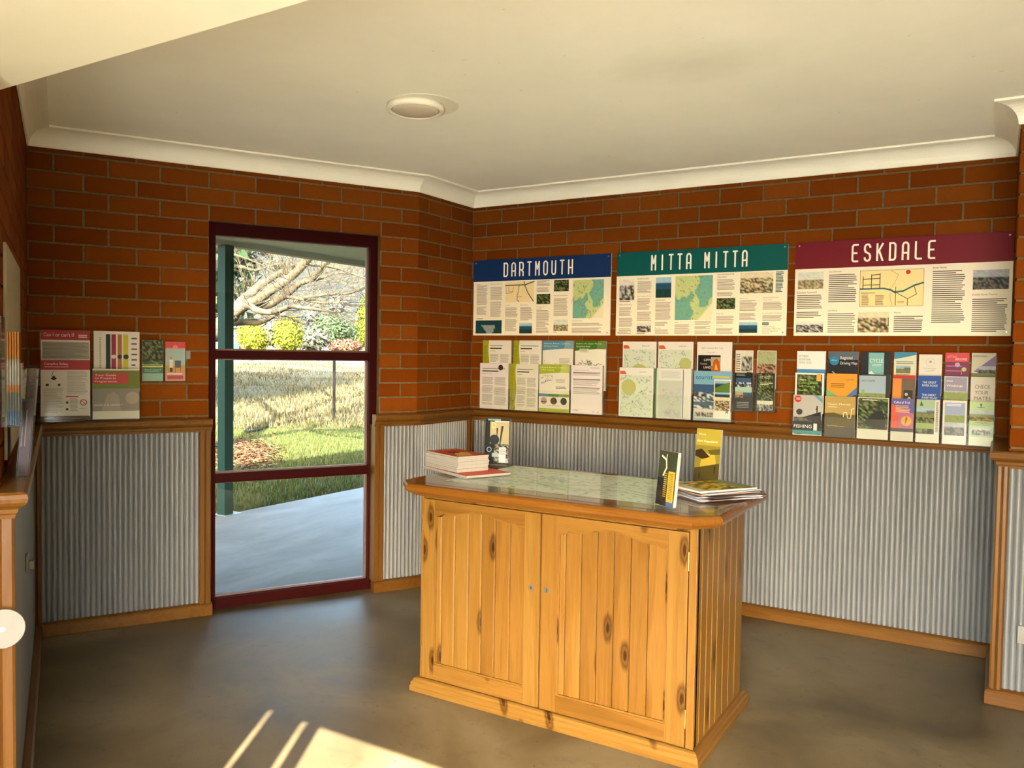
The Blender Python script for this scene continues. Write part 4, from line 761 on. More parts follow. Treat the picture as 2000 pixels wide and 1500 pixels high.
# side planks
ys = [-1.755, -1.707, -1.645, -1.583, -1.519, -1.437, -1.359, -1.277, Y1]
for sx, face in ((X1-.012, 1), (X0, -1)):
    for a, b in zip(ys, ys[1:]):
        x0, x1 = (sx, sx+.012); f = x1 if face > 0 else x0; k = x0 if face > 0 else x1; c = .004*(1 if face > 0 else -1)
        a += .0007; b -= .0007; poly = [(k, a), (f-c, a), (f, a+.004), (f, b-.004), (f-c, b), (k, b)]
        part('side_plank', MB().prism(poly, lambda x, y: (x, y, .05), lambda x, y: (x, y, ZT0-.002)), WZ, cab)
def arch(t):
    u = abs(2*t-1)
    if u > .86: return .731+.000
    if u > .74: return .731+.013*math.sin((.86-u)/.12*PI*.75)
    return .740+.026*(math.cos(u/.74*PI)+1)/2
def door(dx0, dx1, p0, p1, bounds, lock_x):
    YF, YB = Y0-.001, Y0+.022
    d = link('door', None, cab)
    def pbox(nm, b, m, bev=.0015): return part(nm, MB().box(*b), m, d, bevel=bev)
    zb, zt, pz = .055, .794, .118
    pbox('stile', (dx0, YF, zb, p0, YB, zt), WZ); pbox('stile', (p1, YF, zb, dx1, YB, zt), WZ)
    pbox('bottom_rail', (p0, YF, zb, p1, YB, pz), WX)
    n = 40; pts = [(p0+(p1-p0)*k/n, arch(k/n)) for k in range(n+1)]+[(p1, zt), (p0, zt)]
    part('arched_rail', MB().prism(pts, lambda x, z: (x, YF, z), lambda x, z: (x, YB, z)), WX, d)
    # moulded bead round the panel
    bw = .007
    bead = MB().box(p0, YF+.003, pz, p0+bw, YF+.012, .735).box(p1-bw, YF+.003, pz, p1, YF+.012, .735).box(p0+bw, YF+.003, pz, p1-bw, YF+.012, pz+bw)
    part('bead', bead, WZ, d)
    pts2 = [(p0+(p1-p0)*k/n, arch(k/n)) for k in range(n+1)]; pts2 = pts2+[(x, z-.006) for x, z in pts2[::-1]]
    part('arched_bead', MB().prism(pts2, lambda x, z: (x, YF+.004, z), lambda x, z: (x, YF+.012, z)), WX, d)
    for a, b in zip(bounds, bounds[1:]):
        a += .0007; b -= .0007; g = .0045; yf = YF+.009
        poly = [(a, YB), (a, yf+g), (a+g, yf), (b-g, yf), (b, yf+g), (b, YB)]
        part('plank', MB().prism(poly, lambda x, y: (x, y, pz-.005), lambda x, y: (x, y, .772)), WZ, d)
    c = (lock_x, YF, .509)
    cyl = lambda r, y0, y1: MB().prism([(r*math.cos(k*PI/10), r*math.sin(k*PI/10)) for k in range(20)], lambda a, b: (c[0]+a, YF-y0, c[2]+b), lambda a, b: (c[0]+a, YF-y1, c[2]+b))
    lk = part('lock', cyl(.0105, 0, .004), STEEL, d, label='small round steel cam lock')
    part('keyway', MB().box(c[0]-.0015, YF-.0055, c[2]-.005, c[0]+.0015, YF-.004, c[2]+.005), DARKM, d)
    return d
door(.957, 1.502, 1.013, 1.434, [1.013, 1.041, 1.106, 1.172, 1.234, 1.297, 1.364, 1.434], 1.468)
d2 = door(1.508, 2.074, 1.577, 2.002, [1.577, 1.604, 1.668, 1.732, 1.797, 1.861, 1.927, 2.002], 1.534)
for z in (.697, .156):
    part('hinge', MB().tube([(2.0765, Y0-.003, z-.032), (2.0765, Y0-.003, z+.032)], .0035, 10), BRASS, cab, label='brass butt hinge')
    part('hinge', MB().tube([(.9545, Y0-.003, z-.032), (.9545, Y0-.003, z+.032)], .0035, 10), BRASS, cab, label='brass butt hinge')

# ------------------------------------------------------------------ things on the cabinet
ZG = ZT1+.0072
def rot2(cx, cy, deg):
    c, s = math.cos(math.radians(deg)), math.sin(math.radians(deg))
    return lambda x, y, z: (cx+c*x-s*y, cy+s*x+c*y, z)
class RF:
    """free-standing frame: a to the right, off to the viewer, z up with lean"""
    def __init__(s, cx, cy, deg, lean=0, z0=0): s.f = rot2(cx, cy, deg); s.lean = lean; s.z0 = z0; s.o = (cx, cy)
    def __call__(s, a, off, z): return s.f(a, -off+(z-s.z0)*s.lean, z)
MAGW, MAGD = .21, .297
def magazine(cx, cy, deg, z, th, cover, label, w=MAGW, dpt=MAGD, items=(), cat='magazine', group=None, edge=None):
    t = thing('magazine', label, cat, (cx, cy, z), group); f = rot2(cx, cy, deg)
    part('pages', MB().box(-w/2, -dpt/2, z, w/2, dpt/2, z+th-.0006, f), edge or PAGES, t)
    c = Card(w, dpt, lambda u, v, d: f(-w/2+u, -dpt/2+v, z+th-.0003+d), .00003); c.draw([('r', 0, 0, 1, 1, cover)]+list(items)); c.make('cover', t)
    return z+th
# left: a thick pile on two large sheets
z = ZG
z = magazine(.960, -1.475, 66, z, .003, '6a2a24', 'thin dark red booklet at the bottom of the left pile', .22, .36, group='left pile on the cabinet')
z = magazine(.968, -1.478, 66, z, .009, 'b03a26', 'red-topped white booklet under the thick pile', .22, .36, [('r', .05, .6, .95, .98, 'c8452a')], group='left pile on the cabinet')
reds = [('r', .0, 0, 1, 1, 'a83a22'), ('p', [(.1, .9), (.5, .35), (.8, .55), (.55, .95)], 'c8a548'), ('c', .45, .45, .17, '3c2416'), ('t', 'TRAILS', .1, .06, .07, 'e8d8c0', .8)]
for k in range(9):
    last = k == 8
    z = magazine(.915+random.uniform(-.003, .003), -1.475+random.uniform(-.003, .003), 68+random.uniform(-1.6, 1.6), z, .0075, 'a83a22', 'red covered magazine in the thick left pile' if not last else 'red and gold magazine topping the thick left pile', 0.16, .26, reds if last else (), group='left pile on the cabinet')
# upright snow brochure in a clear stand
def stand(fr, a0, a1, z0, z1, dp, label, lip=.09):
    t = thing('brochure_stand', label, 'brochure stand', fr(0, 0, z0))
    part('back_plate', MB().box(a0, -.003, z0, a1, 0, z1, fr), ACRYL, t); part('pocket_front', MB().box(a0, dp, z0, a1, dp+.002, z0+lip, fr), ACRYL, t)
    part('pocket_floor', MB().box(a0, 0, z0, a1, dp, z0+.002, fr), ACRYL, t)
    for s0, s1 in ((a0, a0+.002), (a1-.002, a1)): part('pocket_side', MB().box(s0, 0, z0+.002, s1, dp, z1-.01, fr), ACRYL, t)
    return t
fs = RF(.955, -1.205, 14, .06, ZG)
stand(fs, -.072, .072, ZG, ZG+.222, .026, 'clear stand holding the black and white snow safety booklet')
brochure(fs, -.058, .066, ZG+.004, ZG+.214, .016, [('m', .06, .04, .97, .97, 'mono', 12, 20), ('r', .06, .04, .38, .97, '2b2e30'), ('r', .20, .06, .97, .55, 'b0a888'), ('p', [(.45, .2), (.52, .2), (.48, .5)], '3a3830'), ('p', [(.65, .15), (.74, .15), (.62, .6), (.58, .6)], '3a3830'), ('c', .38, .46, .2, '2f3840'), ('t', 'D', .28, .08, .12, 'd8d47a', .16), ('c', .18, .68, .10, '9fb8cc'), ('c', .18, .68, .07, '2b3038'), ('p', [(.3, .75), (.7, .78), (.7, .84), (.3, .84)], 'a9c0d0'), ('r', .58, .62, .86, .96, 'd4dae4'), ('t', 'GO', .64, .645, .03, '40464e', .16), ('t', 'SNOW', .61, .69, .04, '40464e', .22), ('t', 'SAFE', .61, .745, .04, 'b03a3a', .22), ('r', .1, 0, .62, .035, '7fa8c4')], 'black and white snow safety booklet in a clear stand', '22272a', thick=.012, group=None)
# leaning clear stand, right front
fl_ = RF(1.985, -1.742, -32, .10, ZG)
stand(fl_, -.062, .062, ZG, ZG+.185, .040, 'leaning clear stand with a dark and yellow leaflet at cabinet front', .06)
brochure(fl_, -.045, .056, ZG+.004, ZG+.190, .018, [('m', 0, 0, 1, 1, 'night', 8, 12), ('r', 0, 0, 1, .5, '3a3f2c'), ('s', [(.15, .1), (.4, .16), (.45, .3), (.3, .45)], .007, 'd8d4c4'), ('s', [(.4, .16), (.42, .06)], .004, 'd8d4c4'), ('r', .58, .36, .95, .92, 'c9a73a'), ('l', .64, .4, .88, .88, 16, '7a6420', .4), ('l', .36, .4, .54, .86, 12, 'a89a3a', .5), ('r', .6, .92, 1, 1, '4a68a0')], 'dark leaflet with yellow panel in the leaning clear stand', '2a2c24', thick=.014, group=None)
# tall clear stand behind
fg = RF(1.955, -1.195, -12, .10, ZG)
stand(fg, -.062, .078, ZG, ZG+.225, .034, 'tall clear stand holding the golden East Gippsland guide', .07)
brochure(fg, -.054, .060, ZG+.004, ZG+.226, .020, [('r', 0, 0, 1, .3, 'a99a3a'), ('p', [(0, .3), (1, .3), (1, .62), (0, .75)], '8a7d30'), ('p', [(.3, .42), (.8, .46), (.9, .7), (.2, .75)], 'b8a23c'), ('p', [(0, .72), (1, .6), (1, 1), (0, 1)], '4d4218'), ('t', 'Welcome', .08, .08, .03, 'f0ead0', .3), ('t', 'East Gippsland', .06, .20, .05, 'f4eed8', .8), ('p', [(0, .4), (.25, .36), (.6, .5), (.3, .55), (0, .5)], '3a2c1a'), ('p', [(.5, .38), (1, .34), (1, .44), (.6, .46)], '5a5426'), ('s', [(.22, .80), (.22, .90)], .006, '1d1a12'), ('s', [(.82, .66), (.82, .78)], .005, '1d1a12')], 'golden East Gippsland guide standing behind the fanned magazines', 'a8922c', thick=.012, group=None)
# fanned magazines, right
z = ZG
fan = [(2.060, -1.420, -38, .003, 'c8ccd4'), (2.075, -1.410, -30, .004, '3a3436'), (2.055, -1.405, -44, .004, '8a8f9a'), (2.070, -1.400, -24, .004, '2c2624'), (2.045, -1.395, -36, .005, '5a4a44'), (2.050, -1.390, -28, .004, '7a8a92'), (2.030, -1.385, -33, .006, '5d5a34')]
flb = ['pale grey magazine at the bottom of the fanned pile', 'charcoal magazine second from the bottom of the fanned pile', 'slate grey magazine third from the bottom of the fanned pile', 'black magazine in the middle of the fanned pile', 'brown magazine third from the top of the fanned pile', 'steel blue magazine second from the top of the fanned pile', 'olive landscape magazine topping the fanned pile']
for i, (cx, cy, dg, th, col) in enumerate(fan):
    z = magazine(cx, cy, dg, z, th, col, flb[i], .20, .27, [('m', 0, 0, 1, .85, 'dune', 8, 8), ('r', 0, 0, 1, .2, '6d7a5a'), ('r', 0, .85, 1, 1, 'b9b7aa'), ('t', 'river', .08, .88, .06, '4a4a44', .4)] if i == 6 else (), group='fanned pile on the cabinet', edge=plain('fan_edge_'+str(i), lin(['b9bcc6', '6a5a5a', '9aa0ac', '4a4040', '8a7268', '9aa8b0', 'c9c7ba'][i]), .6, scale=220))

# ------------------------------------------------------------------ outside: verandah
def m_slab():
    t = NT('verandah_concrete', .40); v = t.coords((1, 1, 1)); f = t.noise(t.coords((1, .35, 1)), 2.6, 6, .65, .5)
    c = t.ramp(f, [(.3, (.24, .185, .14)), (.5, (.37, .31, .265)), (.7, (.48, .42, .37))])
    s_ = t.ramp(t.noise(v, 30, 2, .5), [(.70, (0, 0, 0)), (.76, (.7, .7, .7))])
    t.base(t.mix(s_, c, (.12, .09, .07))); t.bump(t.noise(v, 40, 4), .1, .002); return t.done(.55, spec=.18)
sof = [(-2.62, -4.0), (-1.9, -4.0), xy(FW(-.30, -.2, 0)), xy(FW(1.98, -.2, 0)), (-.25, -.3), (-.25, 6), (-2.62, 6)]
struct('soffit', MB().prism(sof, lambda x, y: (x, y, 2.305), lambda x, y: (x, y, 2.33)), m_paint('verandah_soffit_paint', (.50, .50, .40), k=.5), 'flat pale green verandah soffit beyond the window', 'soffit')
struct('fascia', MB().box(-2.70, -3.0, 2.262, -2.60, 6.0, 2.50), m_paint('fascia_paint', (.42, .40, .32), k=.5), 'pale verandah beam on top of the green post', 'beam')
struct('gutter', MB().box(-2.97, -5.6, 2.36, -2.86, 6.0, 2.50), plain('gutter_paint', (.1, .14, .12), k=.45, rough=.4), 'roof gutter along the verandah edge', 'gutter')
struct('verandah_slab', MB().prism(sof, lambda x, y: (x if x > -2.61 else -2.6, y, -.15), lambda x, y: (x if x > -2.61 else -2.6, y, .003)), m_slab(), 'grey concrete verandah slab outside the window', 'slab')
pc = (-2.60, .185)
t = thing('verandah_post', 'square dark green verandah post seen through the window', 'post', (pc[0], pc[1], 0))
PF = rot2(pc[0], pc[1], 0)
part('shaft', MB().box(-.045, -.045, 0, .045, .045, 2.262, PF), GREENP, t, bevel=.004)
part('base_plate', MB().box(-.075, -.06, 0, .075, .12, .008, PF), plain('galvanised', (.3, .32, .32), .4, .8), t)
# ground
gv = ray(570, 690); gl_ = math.hypot(gv.x, gv.y); GX, GY = gv.x/gl_, gv.y/gl_
PROF = [(-50, -.06), (15.5, -.06), (17, 0), (20, .14), (25, .36), (32, .66), (40, .93), (50, 1.10), (70, 1.30), (95, 1.7), (130, 6), (180, 22), (260, 52), (380, 95), (520, 130)]
def prof(d):
    for (a, za), (b, zb) in zip(PROF, PROF[1:]):
        if d <= b:
            k = (d-a)/(b-a); k = max(0, k); return za+(zb-za)*k
    return PROF[-1][1]
rg = random.Random(3)
def ground_z(x, y):
    dx, dy = x-CAM.x, y-CAM.y; d = dx*GX+dy*GY
    z = prof(d)
    if d > 15: z += .05*math.sin(x*1.1+y*.7)*min(1, (d-15)/6)+.04*math.sin(x*.5-y*1.9)*min(1, (d-15)/6)
    return z
def strip(d0, d1, nd, half0, half1, nl, rough=0):
    P = []; F = []
    for i in range(nd+1):
        d = d0+(d1-d0)*i/nd; hw = half0+(half1-half0)*i/nd
        for j in range(nl+1):
            l = -hw+2*hw*j/nl; x = CAM.x+GX*d-GY*l; y = CAM.y+GY*d+GX*l
            P.append((x, y, ground_z(x, y)+(rough*rg.uniform(-1, 1)*min(1, (d-d0)/40))))
    for i in range(nd):
        for j in range(nl): a = i*(nl+1)+j; F.append((a, a+1, a+nl+2, a+nl+1))
    return MB().add(P, F)
def m_ground():
    t = NT('lawn_and_paddock', 0.23); v = t.coords()
    dt = t.n('VectorMath', operation='DOT_PRODUCT'); tc = t.n('TexCoord'); t.l(tc.outputs['Object'], dt.inputs[0]); dt.inputs[1].default_value = (GX, GY, 0)
    c0_ = CAM.x*GX+CAM.y*GY
    mr = t.n('MapRange'); mr.inputs['From Min'].default_value = c0_+8; mr.inputs['From Max'].default_value = c0_+40; t.l(dt.outputs['Value'], mr.inputs['Value'])
    n1 = t.noise(v, .9, 5, .6); n2 = t.noise(v, 9, 5, .7)
    ad = t.n('Math', operation='MULTIPLY_ADD'); ad.inputs[1].default_value = .22; t.l(n1, ad.inputs[0]); sb = t.n('Math', operation='SUBTRACT'); sb.inputs[1].default_value = .11
    t.l(mr.outputs[0], ad.inputs[2]); t.l(ad.outputs[0], sb.inputs[0])
    c = t.ramp(sb.outputs[0], [(0, (.14, .18, .035)), (.20, (.25, .27, .07)), (.32, (.30, .25, .09)), (.55, (.38, .31, .15)), (.9, (.55, .49, .33))])
    c = t.mix(t.mix(.7, (0, 0, 0), t.ramp(n2, [(.4, (0, 0, 0)), (.62, (.6, .6, .6))])), c, (.20, .16, .06))
    t.base(c); t.bump(n2, .6, .05); return t.done(.95, spec=.1)
lawn = struct('ground', strip(-60, 100, 160, 60, 110, 90), m_ground(), 'lawn running into a dry grassy paddock', 'ground')
def m_hill():
    t = NT('wooded_hill', 0.2); v = t.coords()
    n1 = t.noise(v, .05, 6, .65); n2 = t.noise(v, .35, 6, .7)
    c = t.ramp(n1, [(.35, (.22, .23, .20)), (.5, (.32, .30, .22)), (.65, (.40, .36, .26))])
    c = t.mix(t.ramp(n2, [(.42, (.75, .75, .75)), (.62, (0, 0, 0))]), c, (.15, .17, .19))
    t.base(c); t.bump(n2, 1, 3); return t.done(1, spec=0)
struct('hills', strip(100, 500, 90, 120, 420, 110, 1.6), m_hill(), 'pale wooded hillside filling the view beyond the paddock', 'hill')
# grass blades and leaf litter: uncountable
def blades(n, region, h0, h1, w, cols, seed):
    r = random.Random(seed); mb = MB(); k = 0
    while k < n:
        p = region(r)
        if p is None: continue
        x, y = p; z = ground_z(x, y); a = r.uniform(0, 2*PI); h = r.uniform(h0, h1); ln = r.uniform(-.5, .5)*h; c = r.choice(cols)
        dx, dy = math.cos(a)*w, math.sin(a)*w
        mb.add([(x-dx, y-dy, z-.01), (x+dx, y+dy, z-.01), (x+ln*math.sin(a), y+ln*math.cos(a), z+h)], [(0, 1, 2)], jit(c, r, .2)); k += 1
    return mb
LEAFM = m_print('blades', .8, .205)
def view_region(d0, d1, u0, u1, p=1.0):
    def f(r):
        d = d0+(d1-d0)*r.random()**p; q = at_dist(r.uniform(u0, u1), 690, d)
        return None if (q.x > -2.62) else (q.x, q.y)
    return f
tag(link('lawn_grass', blades(26000, view_region(6.5, 16.5, 380, 760, 1.2), .02, .07, .006, [(.10, .15, .02), (.18, .22, .035), (.27, .28, .06), (.32, .30, .10)], 4).mesh('lawn_grass', LEAFM, recalc=False)), 'short green lawn grass beyond the verandah slab', 'grass', None, 'stuff')
tag(link('paddock_grass', blades(30000, view_region(15.5, 38, 380, 760, 1.1), .03, .15, .011, [(.40, .32, .15), (.48, .40, .22), (.30, .23, .09), (.18, .14, .06), (.09, .07, .03)], 5).mesh('paddock_grass', LEAFM, recalc=False)), 'long dry straw grass on the rising paddock', 'grass', None, 'stuff')
def litter():
    r = random.Random(9); mb = MB()
    for _ in range(2600):
        q = on_z(r.gauss(468, 34), r.gauss(889, 13), -.06)
        if q.x > -2.7: continue
        a = r.uniform(0, 2*PI); s_ = r.uniform(.02, .05); z = -.035+r.uniform(0, .02)
        c, s2 = math.cos(a)*s_, math.sin(a)*s_
        mb.add([(q.x-c, q.y-s2, z), (q.x+s2*.6, q.y-c*.6, z+r.uniform(0, .02)), (q.x+c, q.y+s2, z+.004), (q.x-s2*.6, q.y+c*.6, z+r.uniform(0, .02))], [(0, 1, 2, 3)], jit(r.choice([(.36, .13, .06), (.46, .20, .09), (.30, .12, .05), (.5, .28, .14)]), r, .2))
    return mb
tag(link('leaf_litter', litter().mesh('leaf_litter', LEAFM, recalc=False)), 'patch of fallen red-brown leaves on the lawn beside the green post', 'leaves', None, 'stuff')

# ------------------------------------------------------------------ big bare tree
def m_bark():
    t = NT('pale_bark', 0.2); v = t.coords(); n = t.noise(v, 5, 6, .65)
    t.base(t.ramp(n, [(.3, (.13, .095, .055)), (.5, (.27, .21, .13)), (.7, (.40, .32, .21))])); t.bump(t.noise(v, 24, 4), .5, .02); return t.done(.9, spec=.1)
BARK = m_bark()
TD = 12.0; PXM = TD/FPX
def TP(x, y, dd=0): return at_dist(410+x/6, 450+y/6, TD+dd)
tb = at_dist(372, 860, TD); tb.z = ground_z(tb.x, tb.y)-.05
tree = thing('bare_tree', 'large leafless tree with pale limbs behind the green post', 'tree', tuple(tb))
limbs = []
def smooth_path(pts, n=3):
    out = []
    for i in range(len(pts)-1):
        p0, p1, p2, p3 = pts[max(i-1, 0)], pts[i], pts[i+1], pts[min(i+2, len(pts)-1)]
        for k in range(n):
            t_ = k/n
            out.append(.5*((2*p1)+(p2-p0)*t_+(2*p0-5*p1+4*p2-p3)*t_**2+(3*p1-p0-3*p2+p3)*t_**3))
    return out+[pts[-1]]
def limb(pts, r0, r1, dd0=0, dd1=0, name='limb'):
    n = len(pts); q = smooth_path([TP(x, y, dd0+(dd1-dd0)*i/(n-1)) for i, (x, y) in enumerate(pts)])
    rs = [(r0+(r1-r0)*i/(len(q)-1))*PXM*1.55 for i in range(len(q))]
    part(name, MB().tube(q, rs, 8), BARK, tree, smooth=True); limbs.append((q, rs))
trunk = smooth_path([tb, at_dist(378, 780, TD), at_dist(392, 700, TD), at_dist(425, 640, TD), TP(270, 1000)])
part('trunk', MB().tube(trunk, [.26, .24, .22, .21, .20, .19, .18, .16, .14, .12, .10, .085, .075][:len(trunk)]+[.075]*max(0, len(trunk)-13), 12), BARK, tree, smooth=True)
limb([(250, 1020), (330, 900), (400, 810), (470, 750), (560, 660), (700, 570), (820, 500), (900, 440)], 8, 3, 0, .8)
limb([(330, 930), (480, 850), (600, 790), (700, 710), (810, 650), (930, 560), (1050, 450), (1150, 330), (1230, 200), (1280, 60)], 6.5, 4, 0, -1)
limb([(900, 510), (870, 430), (850, 370)], 3, 2.2, -.5, -.6); limb([(935, 490), (965, 430), (972, 390)], 3, 2, -.5, -.6)
limb([(540, 905), (700, 870), (800, 810), (900, 750), (1000, 660), (1060, 620), (1180, 570), (1280, 500), (1330, 420), (1420, 330), (1600, 200)], 5, 2, 0, -1.5)
limb([(290, 985), (400, 910), (470, 890), (560, 940), (700, 960), (830, 930), (960, 890), (1100, 910), (1300, 930), (1450, 960), (1520, 985)], 5, .8, 0, -2)
limb([(200, 1085), (400, 1075), (560, 1080), (680, 1040), (760, 990), (880, 920), (1050, 820), (1200, 760)], 4.5, 1, .4, -.8)
limb([(900, 780), (1060, 800), (1200, 830), (1350, 850), (1500, 850), (1700, 880), (1850, 870)], 2.2, .8, -.6, -1.2)
limb([(1100, 790), (1300, 760), (1450, 745), (1600, 740), (1760, 700), (1900, 640)], 2, .7, -.8, -1.6)
limb([(1120, 600), (1300, 560), (1500, 500), (1700, 520), (1900, 580)], 1.8, .7, -1, -.5)
limb([(760, 1000), (900, 1010), (1000, 1060), (1120, 1110)], 1.2, .5, -.2, 0)
limb([(1330, 410), (1500, 440), (1650, 500), (1850, 570)], 1.6, .6, -1.2, -1.8)
limb([(1150, 400), (1350, 420), (1560, 470), (1800, 560)], 1.8, .6, -.6, .4)
limb([(-200, 700), (200, 300), (420, 160), (700, 60)], 6, 2, .5, 1.5); limb([(-150, 500), (300, 420), (520, 470), (760, 400), (900, 410)], 3, .8, .8, 1.2)
limb([(270, 280), (420, 330), (600, 400), (760, 470)], 1.6, .6, .5, .8)
# upper crown, above the window head: throws the dappled shade on the paddock
def TW(dx, dz, dy): return tb+Vector((-GY*dx+GX*dy, GX*dx+GY*dy, dz))
def up(pts, r0, r1):
    q = smooth_path([TW(*p) for p in pts]); part('limb', MB().tube(q, [r0+(r1-r0)*i/(len(q)-1) for i in range(len(q))], 7), BARK, tree, smooth=True); limbs.append((q, [r0]*len(q)))
up([(0, 1.2, 0), (.4, 3.2, .3), (-.2, 5.5, .8), (-.8, 8.2, 1.2)], .16, .05); up([(0, 2.6, .2), (-1.4, 5, 1.2), (-2.6, 7.6, 1.6)], .12, .03); up([(-.4, 3.6, .4), (-2.4, 5.6, -.4), (-4.2, 7.2, -.8)], .09, .03); up([(.4, 3.2, .3), (2.2, 5.4, 2.2), (3.6, 6.4, 3.4)], .1, .03); up([(-.2, 5, .6), (1.2, 7.2, .4), (1.8, 8.8, 0)], .07, .02)
def twigs():
    r = random.Random(21); mb = MB()
    def seg(p, q, a, b):
        d = (q-p).normalized(); s1 = d.cross(Vector((.3, .5, .8))).normalized(); s2 = d.cross(s1)
        P = [p+s1*a, p-s1*a*.5+s2*a*.87, p-s1*a*.5-s2*a*.87, q+s1*b, q-s1*b*.5+s2*b*.87, q-s1*b*.5-s2*b*.87]
        mb.add(P, [(0, 1, 4, 3), (1, 2, 5, 4), (2, 0, 3, 5)])
    def grow(p, d, L, rad, lv):
        q = p+d*L; seg(p, q, rad, rad*.6)
        if lv:
            for _ in range(r.choice((2, 3))):
                nd = (d+Vector((r.uniform(-1, 1), r.uniform(-1, 1), r.uniform(-.6, .9)))*.75).normalized(); grow(p+(q-p)*r.uniform(.4, 1), nd, L*r.uniform(.55, .8), rad*.6, lv-1)
    for q, rs in limbs:
        for i in range(2, len(q), 1):
            for _ in range(1):
                d = ((q[i]-q[i-1]).normalized()+Vector((r.uniform(-1, 1), r.uniform(-1, 1), r.uniform(-.4, 1)))*.9).normalized()
                grow(Vector(q[i]), d, r.uniform(.3, .7), r.uniform(.003, .006), 2 if r.random() < .5 else 3)
    return mb
part('twigs', twigs(), BARK, tree, kind='stuff', recalc=False)

# ------------------------------------------------------------------ distance: shrubs, fence, shed
def bush(u, v, dist, w_px, h_px, cols, name, label, cat, trunk_=True, n=1500, group=None, leaf=.07):
    base = at_dist(u, v, dist); base.z = ground_z(base.x, base.y); k = dist/FPX
    top = at_dist(u, v-h_px, dist).z; H = max(.6, top-base.z); R = w_px*k/2
    t = thing(name, label, cat, tuple(base), group); r = random.Random(int(u*7+v))
    ctr = Vector((base.x, base.y, base.z+H*.58)); rz = H*.46
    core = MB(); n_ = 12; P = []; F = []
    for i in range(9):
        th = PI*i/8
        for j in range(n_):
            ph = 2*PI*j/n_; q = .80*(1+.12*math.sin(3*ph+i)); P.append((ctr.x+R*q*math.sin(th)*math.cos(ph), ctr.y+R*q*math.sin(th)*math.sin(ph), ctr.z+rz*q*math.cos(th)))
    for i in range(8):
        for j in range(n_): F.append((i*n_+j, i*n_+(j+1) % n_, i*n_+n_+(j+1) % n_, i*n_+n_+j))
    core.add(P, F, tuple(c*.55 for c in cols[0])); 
    for _ in range(n):
        a = Vector((r.gauss(0, 1), r.gauss(0, 1), r.gauss(0, 1))).normalized(); q = r.uniform(.78, 1.06)*(1+.1*math.sin(a.x*7+a.z*5))
        p = ctr+Vector((a.x*R*q, a.y*R*q, a.z*rz*q)); s_ = leaf*r.uniform(.6, 1.4)
        b1 = Vector((r.uniform(-1, 1), r.uniform(-1, 1), r.uniform(-1, 1))).normalized(); b2 = b1.cross(a).normalized()
        core.add([p-b1*s_, p+b2*s_*.5, p+b1*s_, p-b2*s_*.5], [(0, 1, 2, 3)], jit(r.choice(cols), r, .2))
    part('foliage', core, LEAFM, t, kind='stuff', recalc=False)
    if trunk_: part('trunk', MB().tube([(base.x, base.y, base.z-.05), (base.x+.03, base.y, base.z+H*.3), (base.x, base.y+.04, base.z+H*.6)], [.07, .06, .03], 8), BARK, t)
    return t
YG = [(.50, .46, .03), (.62, .54, .05), (.36, .40, .03), (.26, .32, .03)]
bush(492, 694, 42, 60, 62, YG, 'citrus_tree', 'round yellow-green tree beside the pale shed', 'tree', n=1600)
bush(562, 694, 42, 58, 74, YG[2:]+YG[:2], 'citrus_tree', 'round yellow-green tree with greener leaves beside the wire gate', 'tree', n=1800)
GR = [(.13, .19, .08), (.18, .24, .10), (.22, .26, .14), (.10, .15, .06)]
bush(608, 690, 70, 70, 46, [(.22, .21, .15), (.28, .26, .19), (.16, .17, .12)], 'shrub', 'grey-brown shrub behind the wire gate', 'shrub', False, 900, leaf=.2)
bush(648, 690, 75, 80, 72, GR, 'shrub', 'large green shrub left of the red hedge', 'shrub', False, 2200, leaf=.15)
bush(700, 686, 80, 60, 44, GR, 'shrub', 'green shrub behind the red hedge', 'shrub', False, 900, leaf=.15)
bush(676, 690, 62, 66, 26, [(.42, .17, .10), (.5, .25, .15), (.34, .14, .09)], 'red_hedge', 'low rusty red hedge across the paddock', 'hedge', False, 900, leaf=.12)
bush(716, 640, 60, 40, 55, YG[2:], 'shrub', 'yellowish tree crown at the window edge', 'tree', True, 900, leaf=.15)
bush(525, 680, 85, 60, 52, [(.34, .31, .24), (.46, .42, .32), (.28, .26, .22)], 'shrub', 'bare brown thicket between the two round trees', 'shrub', False, 800, leaf=.25)
bush(295, 700, 19, 420, 660, [(.08, .12, .05), (.12, .16, .06)], 'evergreen_tree', 'dense evergreen tree standing left of the bare tree', 'tree', True, 5000, leaf=.16)
rt = random.Random(33); placed = []; tries = 0
HT = [([(.36, .35, .28), (.46, .44, .34), (.52, .48, .36)], 'straw coloured leafless tree on the far hillside', 'straw coloured trees on the hillside'), ([(.26, .29, .25), (.34, .36, .30)], 'dull olive green tree on the far hillside', 'olive trees on the hillside'), ([(.40, .40, .38), (.30, .32, .34)], 'blue-grey tree on the far hillside', 'blue-grey trees on the hillside')]
while len(placed) < 40 and tries < 900:
    tries += 1
    u = rt.uniform(395, 745); d = rt.uniform(112, 300); x = at_dist(u, 690, d); hp = rt.uniform(26, 46); wp = rt.uniform(24, 36); R_ = wp*d/FPX/2
    if any(math.hypot(x.x-q[0], x.y-q[1]) < (R_+q[2])*1.5 for q in placed): continue
    placed.append((x.x, x.y, R_)); zz = ground_z(x.x, x.y); vb = 686-(zz-EYE)/d*FPX; k_ = rt.randrange(3)
    bush(u, vb, d, wp, hp, HT[k_][0], 'hill_tree', HT[k_][1], 'tree', False, 260, HT[k_][2], leaf=.6)
def pole(u, vtop, vbot, dist, r, label, cat, mat, name):
    a = at_dist(u, vbot, dist); a.z = ground_z(a.x, a.y)-.1; b = at_dist(u, vtop, dist)
    b = Vector((a.x, a.y, b.z)); mb = MB().box(-r, -r, a.z, r, r, b.z, rot2(a.x, a.y, 20)); return solo(name, mb, mat, label, cat, base=tuple(a))
